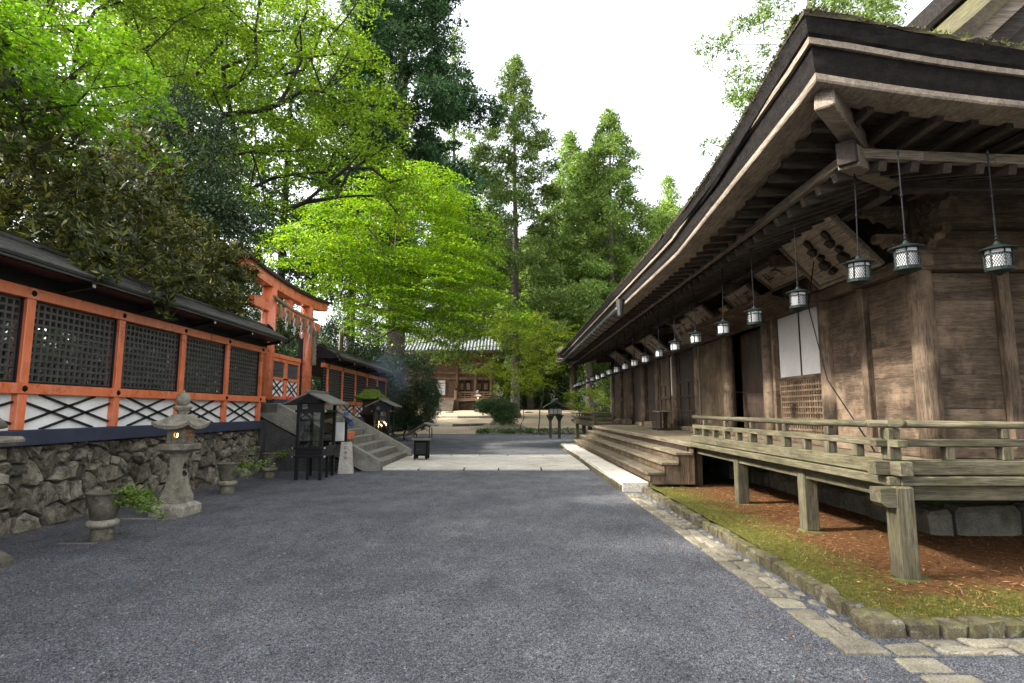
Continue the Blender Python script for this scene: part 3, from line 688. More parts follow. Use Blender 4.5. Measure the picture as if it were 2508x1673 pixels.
kp = [(3.44, y, 4.055 + .35 * (E(dY(y)) - 4.15)) for y in frange(EY1 - .8, EY0 + .72, .6)]
for a, b in zip(kp[:-1], kp[1:]): MB().beam(a, b, .085, .10, b=.006).build('kioi_batten', WL['y'], hall)
kp = [(x, EY0 + .74, 4.055 + .35 * (E(dX(x)) - 4.15)) for x in frange(3.42, 10.5, .7)]
for a, b in zip(kp[:-1], kp[1:]): MB().beam(a, b, .085, .10, b=.006).build('kioi_batten', WL['x'], hall)
for (cx, cy, sy) in ((EX, EY0, 1), (EX, EY1, -1)):
    MB().beam((cx + .14, cy + sy * .14, 4.42), (cx + 1.5, cy + sy * 1.5, 4.30), .17, .20, b=.012).build('hip_rafter', WL['x'], hall)
    MB().beam((cx + .60, cy + sy * .60, 4.06), (cx + 2.75, cy + sy * 2.75, 4.62), .19, .22, b=.012).build('hip_rafter', WL['x'], hall)
    MB().beam((cx + .57, cy + sy * .57, 4.10), (cx + .84, cy + sy * .84, 4.13), .18, .24, b=.012).build('hip_block', WB['x'], hall)
rows = []
for s_, zf in ((.0, lambda d: FZ(d) + .125), (.55, lambda d: FZ(d) + .165), (1.4, lambda d: 4.36 + .2 * (E(d) - 4.15)), (2.9, lambda d: 4.92)):
    row = []
    for y in [EY1 - .27 - s_] + frange(EY1 - .6, EY0 + .6, .6) + [EY0 + .27 + s_]:
        yy = min(max(y, EY0 + .27 + s_), EY1 - .27 - s_); row.append((EX + .27 + s_, yy, zf(dY(y))))
    rows.append(row)
MB().grid(rows).build('soffit', WK['y'], hall, smooth=True)
rows = []
for s_, zf in ((.0, lambda d: FZ(d) + .125), (.55, lambda d: FZ(d) + .165), (1.4, lambda d: 4.36 + .2 * (E(d) - 4.15)), (2.9, lambda d: 4.92)):
    rows.append([(max(x, EX + .27 + s_), EY0 + .27 + s_, zf(dX(x))) for x in [EX + .27] + frange(EX + .5, 17, .5)])
MB().grid(rows).build('soffit', WK['x'], hall, smooth=True)
# --- carved bracket at the corner column and tie beams
def cloud(w, h, n=9):
    return [(0, 0)] + [(w * (i / n), -h * (.35 + .65 * (1 - i / n)) * (1 + .22 * math.sin(i * 2.4))) for i in range(n + 1)][1:] + [(w, 0)]
for z, w, h in ((4.30, .62, .30), (3.92, .46, .26)):
    for (ux, uy) in ((-1, 0), (0, -1)):
        for th in (0,):
            o = Vector((WX - .10 if ux else WX - .06, WY0 - .06 if ux else WY0 - .10, z)); wv = Vector((0, .12, 0)) if ux else Vector((.12, 0, 0))
            MB().prism(cloud(w, h), o, (ux, uy, 0), (0, 0, 1), wv).build('carved_nosing', WW['x' if ux else 'y'], hall)
            for q in range(3): MB().prism([(.03, -.03), (.10, -.05), (.13, -.10), (.08, -.14), (.02, -.11)], o + Vector((ux * .12 * q, uy * .12 * q, -.02)) - wv * .15, (ux, uy, 0), (0, 0, 1), wv * .14).build('carving', WW['z'], hall)
for y in cols[1:]:
    MB().beam((WX - .9, y, 4.16), (WX, y, 4.22), .14, .20, b=.015).build('bracket_arm', WW['x'], hall)
    MB().box(WX - .24, WX - .145, y - .12, y + .12, 3.64, 3.95, .03).build('bracket_block', WW['y'], hall)
MB().beam((4.72, 6.9, 4.33), (4.72, 30.2, 4.33), .16, .16, b=.015).build('purlin', WK['y'], hall); MB().beam((4.7, 6.72, 4.33), (16, 6.72, 4.33), .16, .16, b=.015).build('purlin', WK['x'], hall)
# --- eave gutter (dark copper) on curved brackets, with a hopper at its near end
gp = [(2.60, y, E(dY(y)) - .12) for y in frange(13.6, 31.9, .61)]
for a, b in zip(gp[:-1], gp[1:]): MB().cyl(a, (b[0], b[1] - .012, b[2]), .062, .062, 10).build('gutter_length', COPPER, hall, smooth=True)
for p in gp[::1]:
    MB().tube([(2.60, p[1], p[2] - .066), (2.68, p[1], p[2] - .12), (2.84, p[1], p[2] - .12), (2.98, p[1], p[2] + .0), (3.05, p[1], p[2] + .03)], .010, 5).build('gutter_bracket', IRON, hall)
hp = MB().lathe([(.05, -.32), (.06, -.30), (.10, .06), (.105, .08)], 10, (2.60, 13.35, E(dY(13.35)) - .02)).build('rain_hopper', COPPER, hall)
MB().tube([(5.0, 9.1, 4.3), (4.6, 8.7, 3.2), (4.1, 7.4, 2.0), (3.58, 5.7, 1.2)], .008, 5).build('cable', IRON, hall)
MB().tube([(WX - .14, 9.65, 2.02), (WX - .12, 12.0, 1.97), (WX - .14, 14.1, 2.06)], .004, 4).build('wire', IRON, hall)

# --- ragged moss along the thatch edge
rgm = np.random.default_rng(3); Cm = []
for q in range(3600):
    if q % 5: y = 4.7 + (EY1 - 4.7) * rgm.uniform() ** 2.2; d = dY(y); k = corner_k(d); o_ = rgm.uniform(.06, .165); Cm.append((EX - o_, y, E(d) + (.36 + .02 * rgm.uniform()) * k + .03 * (.16 - o_) / .1 - .006))
    else: x = 2.6 + 6.5 * rgm.uniform() ** 1.6; d = dX(x); k = corner_k(d); o_ = rgm.uniform(.06, .165); Cm.append((x, EY0 - o_, E(d) + (.36 + .02 * rgm.uniform()) * k + .03 * (.16 - o_) / .1 - .006))
MOSS_PTS = np.array(Cm)
# ================================================================ shrine front on the left
FX = -6.4                                                # face of the fence rails
def fence(root, ys_, y0, y1, rail_ends, latt='square'):
    B = lambda name, mat, *a, **k: MB().box(*a, **k).build(name, mat, root)
    TOP0, TOP1, LOW0, LOW1, BB0, BB1 = 3.09, 3.24, 1.82, 1.96, 1.14, 1.345
    B('rail', VERM, FX - .13, FX, y0, y1, TOP0, TOP1, b=.006); B('rail', VERM, FX - .13, FX, y0, y1, LOW0, LOW1, b=.006)
    B('base_beam', NAVY, FX - .20, FX + .03, y0, y1 - .1, BB0, BB1, b=.008)
    for e in rail_ends:
        for z in ((TOP0 + TOP1) / 2, (LOW0 + LOW1) / 2): B('rail_cap', VERM, FX - .14, FX + .008, e - .03, e + .03, z - .085, z + .085, b=.004); B('rail_cap', IRON, FX + .009, FX + .014, e - .02, e + .02, z - .03, z + .03)
    for y in ys_:
        B('post', VERM, FX - .17, FX - .014, y - .07, y + .07, LOW1 + .002, TOP0 - .002, b=.005); B('post', VERM, FX - .17, FX - .014, y - .07, y + .07, BB1 + .002, LOW0 - .002, b=.005)
        for z in ((TOP0 + TOP1) / 2, (LOW0 + LOW1) / 2):
            MB().lathe([(.044, 0), (.040, .012), (.018, .022), (.016, .03)], 6, (0, 0, 0)).build('rivet', IRON, root)
            o = root.children[-1]; o.rotation_euler = (0, R(90), 0)
            me = o.data; me.transform(Matrix.Translation(OFF[root.name])); o.location = Vector((FX, y, z)) - OFF[root.name]
    edges = [y0] + ys_ + [y1]
    for a, b in zip(edges[:-1], edges[1:]):
        if b - a < .3: continue
        a2, b2 = a + .072, b - .072; L = b2 - a2
        if latt == 'square': lattice('lattice', LATT, FX - .10, a2 + .02, b2 - .02, LOW1 + .03, TOP0 - .03, .106, .094, .034, .03, root)
        else:
            mb = MB()
            for i in range(int(L / .13)): mb.box(FX - .115, FX - .085, a2 + .06 + i * .13, a2 + .075 + i * .13, LOW1, TOP0)
            for k in range(11): z = LOW1 + .06 + k * .1; mb.box(FX - .09, FX - .05, a2, b2, z, z + .032)
            mb.build('lattice', LATT, root, kind='stuff')
        for fr in ((a2, a2 + .028), (b2 - .028, b2)): B('lattice_frame', BLACK, FX - .125, FX - .06, fr[0], fr[1], LOW1 + .002, TOP0 - .002)
        B('lattice_frame', BLACK, FX - .124, FX - .062, a2 + .03, b2 - .03, LOW1 + .002, LOW1 + .03)
        B('plaster_panel', PLAS, FX - .13, FX - .10, a2, b2, BB1, LOW0)
        h = LOW0 - BB1 - .004; zb = BB1 + .002
        for u0, w0, u1, w1 in ((0, .80, .80, 0), (.17, 1, 1, .18), (0, .18, .80, 1), (.20, 0, 1, .78)):
            MB().beam((FX - .085, a2 + L * u0, zb + h * w0), (FX - .085, a2 + L * u1, zb + h * w1), .028, .034, (1, 0, 0)).build('brace', BLACK, root)
    # roof: two eave boards, shingle courses, flat ridge
    EXo, RXo = FX + .50, FX - .10
    zt = lambda x: 3.47 + (EXo - x) / (EXo - RXo) * .33
    B('eave_board', COPPER, EXo - .05, EXo - .005, y0 - .1, y1 + .02, 3.405, 3.44, b=.004); B('eave_board', COPPER, EXo - .04, EXo + .015, y0 - .1, y1 + .02, 3.442, 3.472, b=.004)
    n = 5
    for k in range(n):
        x0 = EXo + .03 - (EXo - RXo) * k / n; x1 = EXo + .03 - (EXo - RXo) * (k + 1.25) / n
        y = y0 - .12
        while y < y1 + .02:
            y2 = min(y1 + .03, y + random.uniform(.9, 1.5))
            zz0, zz1 = zt(x0) + .012, zt(x1) + .006
            MB().add([(x0, y, zz0), (x0, y2, zz0), (x1, y2, zz1), (x1, y, zz1), (x0, y, zz0 + .022), (x0, y2, zz0 + .022 + jit(.003)), (x1, y2, zz1 + .02), (x1, y, zz1 + .02)],
                     [(0, 1, 2, 3), (4, 5, 6, 7), (0, 1, 5, 4), (1, 2, 6, 5), (2, 3, 7, 6), (3, 0, 4, 7)]).build('shingle_course', COPROOF, root); y = y2 - .002
    MB().prism([(EXo - .06, 3.40), (FX - .1, 3.72), (FX - .7, 3.40)], (0, y0 - .08, 0), (1, 0, 0), (0, 0, 1), (0, y1 - y0 + .06, 0)).build('roof_core', BLACK, root)
    MB().add([(RXo, y0 - .1, 3.82), (RXo, y1, 3.82), (FX - 1.9, y1, 3.05), (FX - 1.9, y0 - .1, 3.05)], [(0, 1, 2, 3)]).build('rear_slope', COPROOF, root)  # rear slope stretched back and down to shade the space behind the lattice
    B('inner_wall', WB['y'], FX - 1.75, FX - 1.70, y0, y1, 1.1, 2.1)  # dark boarding added so the lattice openings look black
    B('ridge', COPROOF, FX - .17, FX - .05, y0 - .1, y1 + .02, 3.80, 3.865, b=.015)
    for y in frange(y0 + .3, y1 - .2, 1.78):
        MB().beam((FX - .05, y, 3.30), (FX + .42, y, 3.385), .06, .07).build('bracket', BLACK, root); MB().box(FX + .40, FX + .43, y - .028, y + .028, 3.355, 3.41).build('bracket_tip', PLAS, root)
    B('wall_plate', BLACK, FX - .16, FX - .01, y0, y1 - .05, 3.245, 3.40)
def scroll_end(root, y, side):
    pts = [(-.75, 3.42)] + [(-.17, 3.88), (-.05, 3.90), (.06, 3.80), (.12, 3.68), (.22, 3.60), (.34, 3.585), (.44, 3.60), (.52, 3.58), (.55, 3.50), (.54, 3.38), (.50, 3.36), (.46, 3.44), (.30, 3.46), (-.1, 3.62)]
    MB().prism(pts, (FX, y, 0), (1, 0, 0), (0, 0, 1), (0, .05 * side, 0)).build('scroll_board', BLACK, root)
fl = empty('vermilion_fence', (FX - .06, 9, 1.14), 'roofed vermilion fence with square black lattice above the rough stone wall', 'fence', 'vermilion fence sections')
fence(fl, [2.2, 4.0, 5.8, 7.6, 9.42, 11.24, 13.03, 14.80], 1.0, 15.10, [15.10]); scroll_end(fl, 15.14, 1)
fr = empty('vermilion_fence', (FX - .06, 25, 1.14), 'roofed vermilion fence beyond the torii with close horizontal black slats', 'fence', 'vermilion fence sections')
fence(fr, [20.25, 22.05, 23.92, 25.85, 27.85, 29.75], 19.75, 29.9, [29.9], 'slats'); scroll_end(fr, 19.70, -1)

# --- rough stone retaining wall: voronoi stones in the (y, z) plane
rw = empty('stone_wall', (-6.5, 9, 0), 'rough dry stone retaining wall of mossy boulders under the lattice fence', 'wall')
MB().box(-6.95, -6.56, 1.0, 15.0, 0, 1.13).build('wall_backing', CONCD, rw)
pts = []
tries = 0
while len(pts) < 235 and tries < 20000:
    tries += 1; y = random.uniform(2.6, 15.0); z = random.uniform(-.05, 1.2); mn = .125 + .17 * max(0, 1 - z / .9) + jit(.055)
    if all((y - a) ** 2 + ((z - b) * 1.1) ** 2 > max(.1, (mn + c) / 2) ** 2 for a, b, c in pts): pts.append((y, z, mn))
for i, (y, z, mn) in enumerate(pts):
    poly = [(y - .5, z - .5), (y + .5, z - .5), (y + .5, z + .5), (y - .5, z + .5)]
    poly = clip(clip(clip(clip(poly, 0, -1, .03), 0, 1, 1.14), 1, 0, 15.0), -1, 0, -2.3)
    for j, (a, b, c) in enumerate(pts):
        if i != j and abs(a - y) < 1.1:
            w = (mn - c) * .12; poly = clip(poly, a - y, b - z, ((a * a + b * b) - (y * y + z * z)) / 2 + w * .0)
            if len(poly) < 3: break
    if len(poly) < 3 or area(poly) < .006: continue
    d = .07 + random.random() * .10 + .06 * area(poly); p = shrink(poly, .016 + random.random() * .014); n = len(p)
    x0 = -6.58 + .04 * (1 - z)
    def px(k, dd): return x0 + dd
    r1 = shrink(p, .03); r2 = shrink(p, .5 * math.sqrt(area(p)) * .55); tl = (jit(.25), jit(.25)); cy = sum(q[0] for q in p) / n; cz = sum(q[1] for q in p) / n
    vs = [(x0 - .05, a, b) for a, b in p] + [(x0 + d * .55 + jit(.025), a + jit(.01), b + jit(.01)) for a, b in p] + [(x0 + d * .9 + jit(.028) + tl[0] * (a - cy) + tl[1] * (b - cz), a + jit(.01), b + jit(.01)) for a, b in r1] + [(x0 + d + jit(.035) + tl[0] * (a - cy) + tl[1] * (b - cz), a + jit(.02), b + jit(.02)) for a, b in r2]
    fs = [(k * n + q, k * n + (q + 1) % n, (k + 1) * n + (q + 1) % n, (k + 1) * n + q) for k in range(3) for q in range(n)] + [tuple(range(3 * n, 4 * n))]
    MB().add(vs, fs).build('stone', WALLST, rw)

# --- stone stairs up to the gate
st = empty('stone_stairs', (-5, 17.7, 0), 'granite stairs between sloping stone balustrades below the torii gate', 'stairs')
SYa, SYb = 15.62, 20.0
for k in range(8):
    x = -3.55 - .372 * k; z = .19 + .203 * k
    for a, b in ((SYa, 17.1), (17.1, 18.6), (18.6, SYb)): MB().box(x - .40, x, a + .003, b - .003, max(0, z - .205), z + jit(.002), .010).build('step', CONC, st)
MB().prism([(-6.6, 0), (-4.0, 0), (-3.95, .1), (-6.6, 1.5)], (0, SYa + .01, 0), (1, 0, 0), (0, 0, 1), (0, SYb - SYa - .02, 0)).build('stair_core', CONCD, st)
for y0, y1 in ((15.36, SYa), (SYb, 20.26)):
    MB().prism([(-3.40, .02), (-3.40, .27), (-6.20, 1.80), (-6.72, 1.80), (-6.72, 1.50), (-3.85, .02)], (0, y0, 0), (1, 0, 0), (0, 0, 1), (0, y1 - y0, 0)).build('balustrade', CONC, st)
MB().prism([(-6.72, 0), (-3.95, 0), (-6.72, 1.46)], (0, 15.42, 0), (1, 0, 0), (0, 0, 1), (0, .17, 0)).build('side_wall', CONCD, st)
MB().box(-6.86, -6.73, 15.0, 15.45, 0, 1.78).build('side_wall', CONCD, st); MB().box(-6.70, -6.46, 15.02, 15.34, 0, 1.12).build('side_wall', CONCD, st)
MB().box(-8.6, -6.2, 15.36, 20.2, 1.55, 1.78).build('landing', CONC, st)
# --- torii, its rope and name board, the gate between its posts
TX, TC = -6.78, 17.42
to = empty('torii_gate', (TX, TC, 1.78), 'vermilion torii gate with black roofed lintel at the head of the stairs', 'torii')
for y, ln in ((15.86, .06), (18.98, -.06)):
    MB().cyl((TX, y, 1.78), (TX, y + ln, 5.04), .215, .20, 20).build('pillar', VERM, to, smooth=True); MB().lathe([(.25, 0), (.25, .10), (.22, .12)], 20, (TX, y, 1.78)).build('pillar_foot', BLACK, to)
def sweep(name, mat, w, z0, z1, half, peak=0.0):
    rows = []
    for t in [-1 + i / 8 for i in range(17)]:
        s_ = .17 * abs(t) ** 2.2; y = TC + half * t + (.06 * t if peak else 0)
        r = [(TX - w, y, z0 + s_), (TX + w, y, z0 + s_), (TX + w, y, z1 + s_), (TX, y, z1 + s_ + peak), (TX - w, y, z1 + s_)]
        rows.append(r + [r[0]])
    mb = MB().grid(rows); n = 6
    mb.F.append(tuple(range(5))); mb.F.append(tuple(16 * n + i for i in range(5))); mb.build(name, mat, to)
sweep('lintel', VERM, .155, 5.00, 5.29, 3.15); sweep('lintel_roof', BLACK, .25, 5.293, 5.37, 3.25, .09)
MB().box(TX - .09, TX + .09, TC - 2.62, TC + 2.62, 4.35, 4.62, .008).build('tie_beam', VERM, to)
MB().box(TX - .07, TX + .07, TC - .13, TC + .13, 4.622, 5.0, .008).build('strut', VERM, to)
for y in (15.86, 18.98):
    for s_ in (-.3, .3): MB().prism([(-.06, 0), (.06, 0), (.06 if s_ > 0 else -.06, .14)], (TX - .10, y + s_, 4.623), (0, 1, 0), (0, 0, 1), (.2, 0, 0)).build('wedge', VERM, to)
rp = empty('sacred_rope', (TX + .24, TC, 4.7), 'straw shimenawa rope with tassels and white paper streamers on the torii', 'rope')
for ph in (0, 2.1, 4.2):
    pts = []
    for i in range(61):
        t = i / 60; y = 15.62 + 3.6 * t; sag = -.10 * math.sin(math.pi * t) - .10 * t
        pts.append((TX + .25 + .022 * math.cos(ph + t * 70), y, 4.74 + sag + .022 * math.sin(ph + t * 70)))
    MB().tube(pts, .03, 6).build('strand', ROPE, rp, smooth=True)
for i in range(5):
    y = 16.1 + .62 * i; z = 4.62 - .05 * i / 4 - .1 * math.sin(math.pi * (y - 15.6) / 3.6)
    mb = MB()
    for k in range(14):
        a = k * 2.4; mb.tube([(TX + .25 + .015 * math.cos(a), y + .015 * math.sin(a), z), (TX + .25 + .05 * math.cos(a), y + .05 * math.sin(a), z - .25), (TX + .25 + .07 * math.cos(a) + jit(.01), y + .07 * math.sin(a), z - .40 + jit(.03))], .012, 4)
    mb.build('tassel', ROPE, rp)
    y2 = y + .28; mb = MB(); zz = z - .03; x = TX + .29
    for k in range(5):
        o = .045 * (1 if k % 2 else -1); mb.prism([(-.05, 0), (.05, 0), (.05, -.15), (-.05, -.13)], (x + .012 * k, y2 + o, zz - .13 * k), (0, 1, 0), (0, 0, 1), (.004, 0, 0))
    mb.build('paper_streamer', PAPER, rp)
def strokes(mb, o, u, v, w, size, n, seed):
    r = random.Random(seed); o = Vector(o); u = Vector(u); v = Vector(v); w = Vector(w)
    for _ in range(n):
        if r.random() < .55: a = (r.uniform(.05, .3), r.uniform(.1, .9)); b = (r.uniform(.7, .95), a[1] + r.uniform(-.12, .06))
        else: a = (r.uniform(.2, .8), r.uniform(.6, .95)); b = (a[0] + r.uniform(-.35, .35), r.uniform(.05, .4))
        p = o + (u * a[0] + v * a[1]) * size; q = o + (u * b[0] + v * b[1]) * size; mb.beam(p, q, size * .09, w.length, w)
nb = empty('name_board', (-6.46, 18.86, 3.1), 'narrow weathered wooden name board hung on the farther torii pillar', 'sign')
MB().beam((-6.46, 18.80, 3.08), (-6.46, 18.80, 4.22), .05, .22, (1, -.6, 0), .008).build('board', WL['z'], nb)
mb = MB(); un = Vector((.6, 1, 0)).normalized(); nn = Vector((1, -.6, 0)).normalized()
for k in range(7): strokes(mb, Vector((-6.46, 18.80, 4.03 - .145 * k)) + nn * .112 - un * .018 * 0 - Vector((0, 0, 0)) - un * .02, un * .35, (0, 0, 1), nn * .004, .12, 6, k)
mb.build('lettering', BLACK, nb, kind='stuff')
mb = None
gt2 = empty('gate_doors', (TX, TC, 1.78), 'closed vermilion lattice gate doors between the torii pillars', 'gate')
GB = lambda name, mat, *a, **k: MB().box(*a, **k).build(name, mat, gt2)
GB('threshold', NAVY, TX - .1, TX + .2, 16.09, 18.76, 1.782, 1.92, b=.006); GB('frame', VERM, TX - .06, TX + .07, 16.09, 18.76, 3.12, 3.24, b=.005)
for y0, y1 in ((16.10, 17.22), (17.25, 18.36)):
    d = GB('door', VERM, TX - .03, TX + .05, y0, y0 + .10, 1.93, 3.11, b=.004)
    MB().box(TX - .03, TX + .05, y1 - .10, y1, 1.93, 3.11, .004).build('stile', VERM, d)
    for z in (1.93, 2.48, 3.02): MB().box(TX - .028, TX + .048, y0 + .101, y1 - .101, z, z + .085, .004).build('door_rail', VERM, d)
    MB().box(TX - .01, TX + .01, y0 + .1, y1 - .1, 2.02, 2.48).build('plaster_panel', PLAS, d)
    L = y1 - y0 - .2; a = y0 + .1
    for u0, w0, u1, w1 in ((0, .8, .8, 0), (.2, 1, 1, .2), (0, .2, .8, 1), (.2, 0, 1, .8)): MB().beam((TX + .02, a + L * u0, 2.02 + .45 * w0), (TX + .02, a + L * u1, 2.02 + .45 * w1), .026, .034, (1, 0, 0)).build('brace', BLACK, d)
    mb = MB()
    for i in range(15): mb.box(TX, TX + .02, a + L * (i + .5) / 15 - .011, a + L * (i + .5) / 15 + .011, 2.57, 3.02)
    for k in range(4): mb.box(TX + .006, TX + .028, a, a + L, 2.66 + k * .1, 2.675 + k * .1)
    mb.build('lattice', LATT, d, kind='stuff')
    MB().box(TX + .052, TX + .062, y1 - .16 if y0 < 17 else y0, y1 if y0 < 17 else y0 + .16, 2.505, 2.545).build('latch', IRON, d)
GB('gate_post', BLACK, TX - .05, TX + .07, 18.38, 18.52, 1.93, 3.95, b=.01)
for i in range(3): MB().lathe([(.03, 0), (.035, .05), (.03, .10), (.012, .12)], 8, (TX + .16, 17.15 + .17 * i + (.1 if i else 0), 1.92)).build('offering_cup', RED, None).__setitem__('label', 'small red offering cup on the gate threshold')
for o in bpy.data.objects:
    if o.name.startswith('offering_cup'): tag(o, None, 'cup', 'red cups before the gate')
# shrine pavilion glimpsed through the lattice
sh = empty('shrine_pavilion', (-13, 10.5, 1.12), 'vermilion shrine pavilion glimpsed through the fence lattice', 'shrine')
MB().box(-14.6, -11.6, 8.2, 12.8, 1.12, 1.7).build('podium', CONC, sh); MB().box(-14.2, -12.0, 8.6, 12.4, 1.7, 4.0).build('wall', PLAS, sh)
for x in (-14.2, -12.0):
    for y in (8.6, 9.9, 11.1, 12.4): MB().cyl((x, y, 1.7), (x, y, 4.1), .12, .12, 12).build('column', VERM, sh, smooth=True)
for z in (2.2, 3.6): MB().box(-11.98, -11.86, 8.5, 12.5, z, z + .16).build('tie_rail', VERM, sh)
MB().prism([(-15.6, 4.0), (-13.1, 5.6), (-10.6, 4.0), (-10.7, 3.85), (-13.1, 5.2), (-15.5, 3.85)], (0, 7.4, 0), (1, 0, 0), (0, 0, 1), (0, 6.2, 0)).build('roof', COPROOF, sh)
# ================================================================ lanterns, plaques and small things
# --- hanging lanterns under the eaves
def hang_lantern(chain=1.15, net=True):
    r = empty('hanging_lantern', (0, 0, 0))
    MB().lathe([(.092, .03), (.104, .03), (.104, .052), (.092, .052)], 16).build('base_ring', VERDI, r, smooth=False)
    MB().lathe([(.012, -.012), (.03, .0), (.10, .03), (.10, .034)], 16).build('base', VERDI, r)
    MB().lathe([(.092, .05), (.092, .222)], 20, cap=False).build('paper', PAPER, r, smooth=True)
    MB().lathe([(.10, .215), (.142, .220), (.143, .228), (.07, .255), (.03, .268), (.022, .285), (.012, .30)], 12).build('cap', VERDI, r)
    mb = MB()
    for i in range(6): t = i * math.pi / 3 + .3; mb.box(.098 * math.cos(t) - .005, .098 * math.cos(t) + .005, .098 * math.sin(t) - .005, .098 * math.sin(t) + .005, .04, .222)
    for z in (.175, .05): mb.lathe([(.095, z), (.102, z), (.102, z + .010), (.095, z + .010)], 16)
    mb.build('frame', VERDI, r)
    if net:
        mb = MB()
        for i in range(30):
            for sg in (1, -1):
                t0 = i * 2 * math.pi / 30; t1 = t0 + sg * .75; tm = (t0 + t1) / 2
                mb.tube([(.095 * math.cos(t0), .095 * math.sin(t0), .055), (.097 * math.cos(tm), .097 * math.sin(tm), .115), (.095 * math.cos(t1), .095 * math.sin(t1), .175)], .0024, 3)
        mb.build('wire_net', VERDI, r, kind='stuff')
    mb = MB().cyl((0, 0, .30), (0, 0, chain), .007, .007, 6)
    for z in (.32, .35, chain * .62, chain - .04): mb.lathe([(.006, z - .018), (.014, z), (.006, z + .018)], 8)
    mb.build('hanging_rod', IRON, r); return r
lz = 2.80; proto = hang_lantern(); proto2 = hang_lantern(net=False)
spots = [((4.36, 4.98), 'near', 'hanging lantern before the board wall on the hall short side'), ((3.50, 4.92), 'near', 'hanging lantern at the eave corner above the veranda corner post'), ((5.25, 4.98), 'near', 'hanging lantern farther along the hall short side'), ((6.15, 4.98), 'near', 'hanging lantern at the far end of the hall short side')]
lY = [5.62, 6.84, 8.08, 9.31, 10.69, 12.04, 13.38, 14.72, 16.03, 17.35, 18.75, 20.15, 21.48, 22.78, 24.25, 25.91, 27.21, 28.5, 29.7, 30.8]
for i, y in enumerate(lY): spots.append(((3.50, y), 'near' if i < 3 else 'far', {0: 'hanging lantern next to the eave corner of the hall', 1: 'hanging lantern before the large tilted plaque', 2: 'hanging lantern before the white shoji panel', 3: 'hanging lantern below the end of the net canopy over the shoji', 4: 'hanging lantern before the dark open doorway', 5: 'hanging lantern below the small gold panel', 6: 'hanging lantern below the plaque with two dark figures', 7: 'hanging lantern before the brown board door', 8: 'hanging lantern below the plaque of flowing script', 9: 'hanging lantern before the dark panelled door'}.get(i, 'small hanging lantern in the row along the hall front')))
un_ = {'near': proto, 'far': proto2}; used = set()
for (xy, k, lab) in spots:
    o = un_[k] if k not in used else copy_tree(un_[k]); used.add(k)
    place(o, (xy[0], xy[1], lz + jit(.018) + (.05 if lab.startswith('hanging lantern next') else 0)), random.random() * 6); o.rotation_euler[0] = jit(.025); o.rotation_euler[1] = jit(.025); tag(o, lab, 'lantern', 'lanterns hanging under the hall eaves')
    o['label'] = lab
for sid, (y, x0, x1) in enumerate(((8.0, 0, 0),)): pass
for c in [(6.3, 31.6), (4.6, 31.7), (5.4, 31.7)]:
    o = copy_tree(proto2); place(o, (c[0], c[1], lz), 0); tag(o, 'small hanging lantern beyond the far end of the hall', 'lantern', 'lanterns hanging under the hall eaves')
# --- votive plaques leaning from the wall above the lintel
def plaque(name, y0, y1, x0, z0, x1, z1, label, fw=.06, mat=None, rel=0, sk=0.0):
    o = Vector((x0, y1, z0)); u = Vector((0, -1, 0)); v = Vector((x1 - x0, 0, z1 - z0)); H = v.length; v.normalize(); w = v.cross(u).normalized()
    if w.x > 0: w = -w
    r = empty(name, (x0, (y0 + y1) / 2, z0), label, 'plaque', 'votive plaques above the hall lintel'); L = y1 - y0; mat = mat or WP
    n = 4
    for k in range(n): MB().ob(o + u * (L / 2) + v * (H * (k + .5) / n), u, v, w, L / 2 - fw, H / n / 2 - .004, .014).build('board', mat['y'], r)
    for a, b, s1, s2 in ((L / 2, fw / 2, L / 2, fw / 2), (L / 2, H - fw / 2, L / 2, fw / 2), (fw / 2, H / 2, fw / 2, H / 2 - fw), (L - fw / 2, H / 2, fw / 2, H / 2 - fw)):
        MB().ob(o + u * a + v * b + w * .014, u, v, w, s1, s2, .034, .006).build('frame', WL['y'], r)
    return r, o, u, v, w, L, H
r, o, u, v, w, L, H = plaque('votive_plaque', 7.78, 9.42, 5.22, 3.64, 4.48, 4.44, 'large square wooden plaque tilted out near the hall corner')
for cx in (.42, .80):                                   # two dark carved pieces, one per column
    mb = MB()
    for k, (s1, h1) in enumerate(((.055, .17), (.085, .13), (.06, .10), (.10, .16), (.07, .10))):
        c = .70 - k * .125; pts = [(s1 * math.cos(t) * (1 + .25 * math.sin(3 * t + k)), h1 * .52 * math.sin(t)) for t in [i * math.pi / 5 for i in range(10)]]
        mb.prism(pts, o + u * (L * cx * .8 + .12 + .035 * (-1) ** k) + v * (H * c) + w * .016, u, v, w * (.05 + .008 * k))
    mb.build('carving', WB['y'], r)
mb = MB()
for c in range(12): 
    for k in range(7): strokes(mb, o + u * (.15 + c * .11) + v * (.07 + k * .045) + w * .0145, u, v, w * .002, .036, 3, c * 9 + k)
mb.build('lettering', WM['y'], r, kind='stuff')
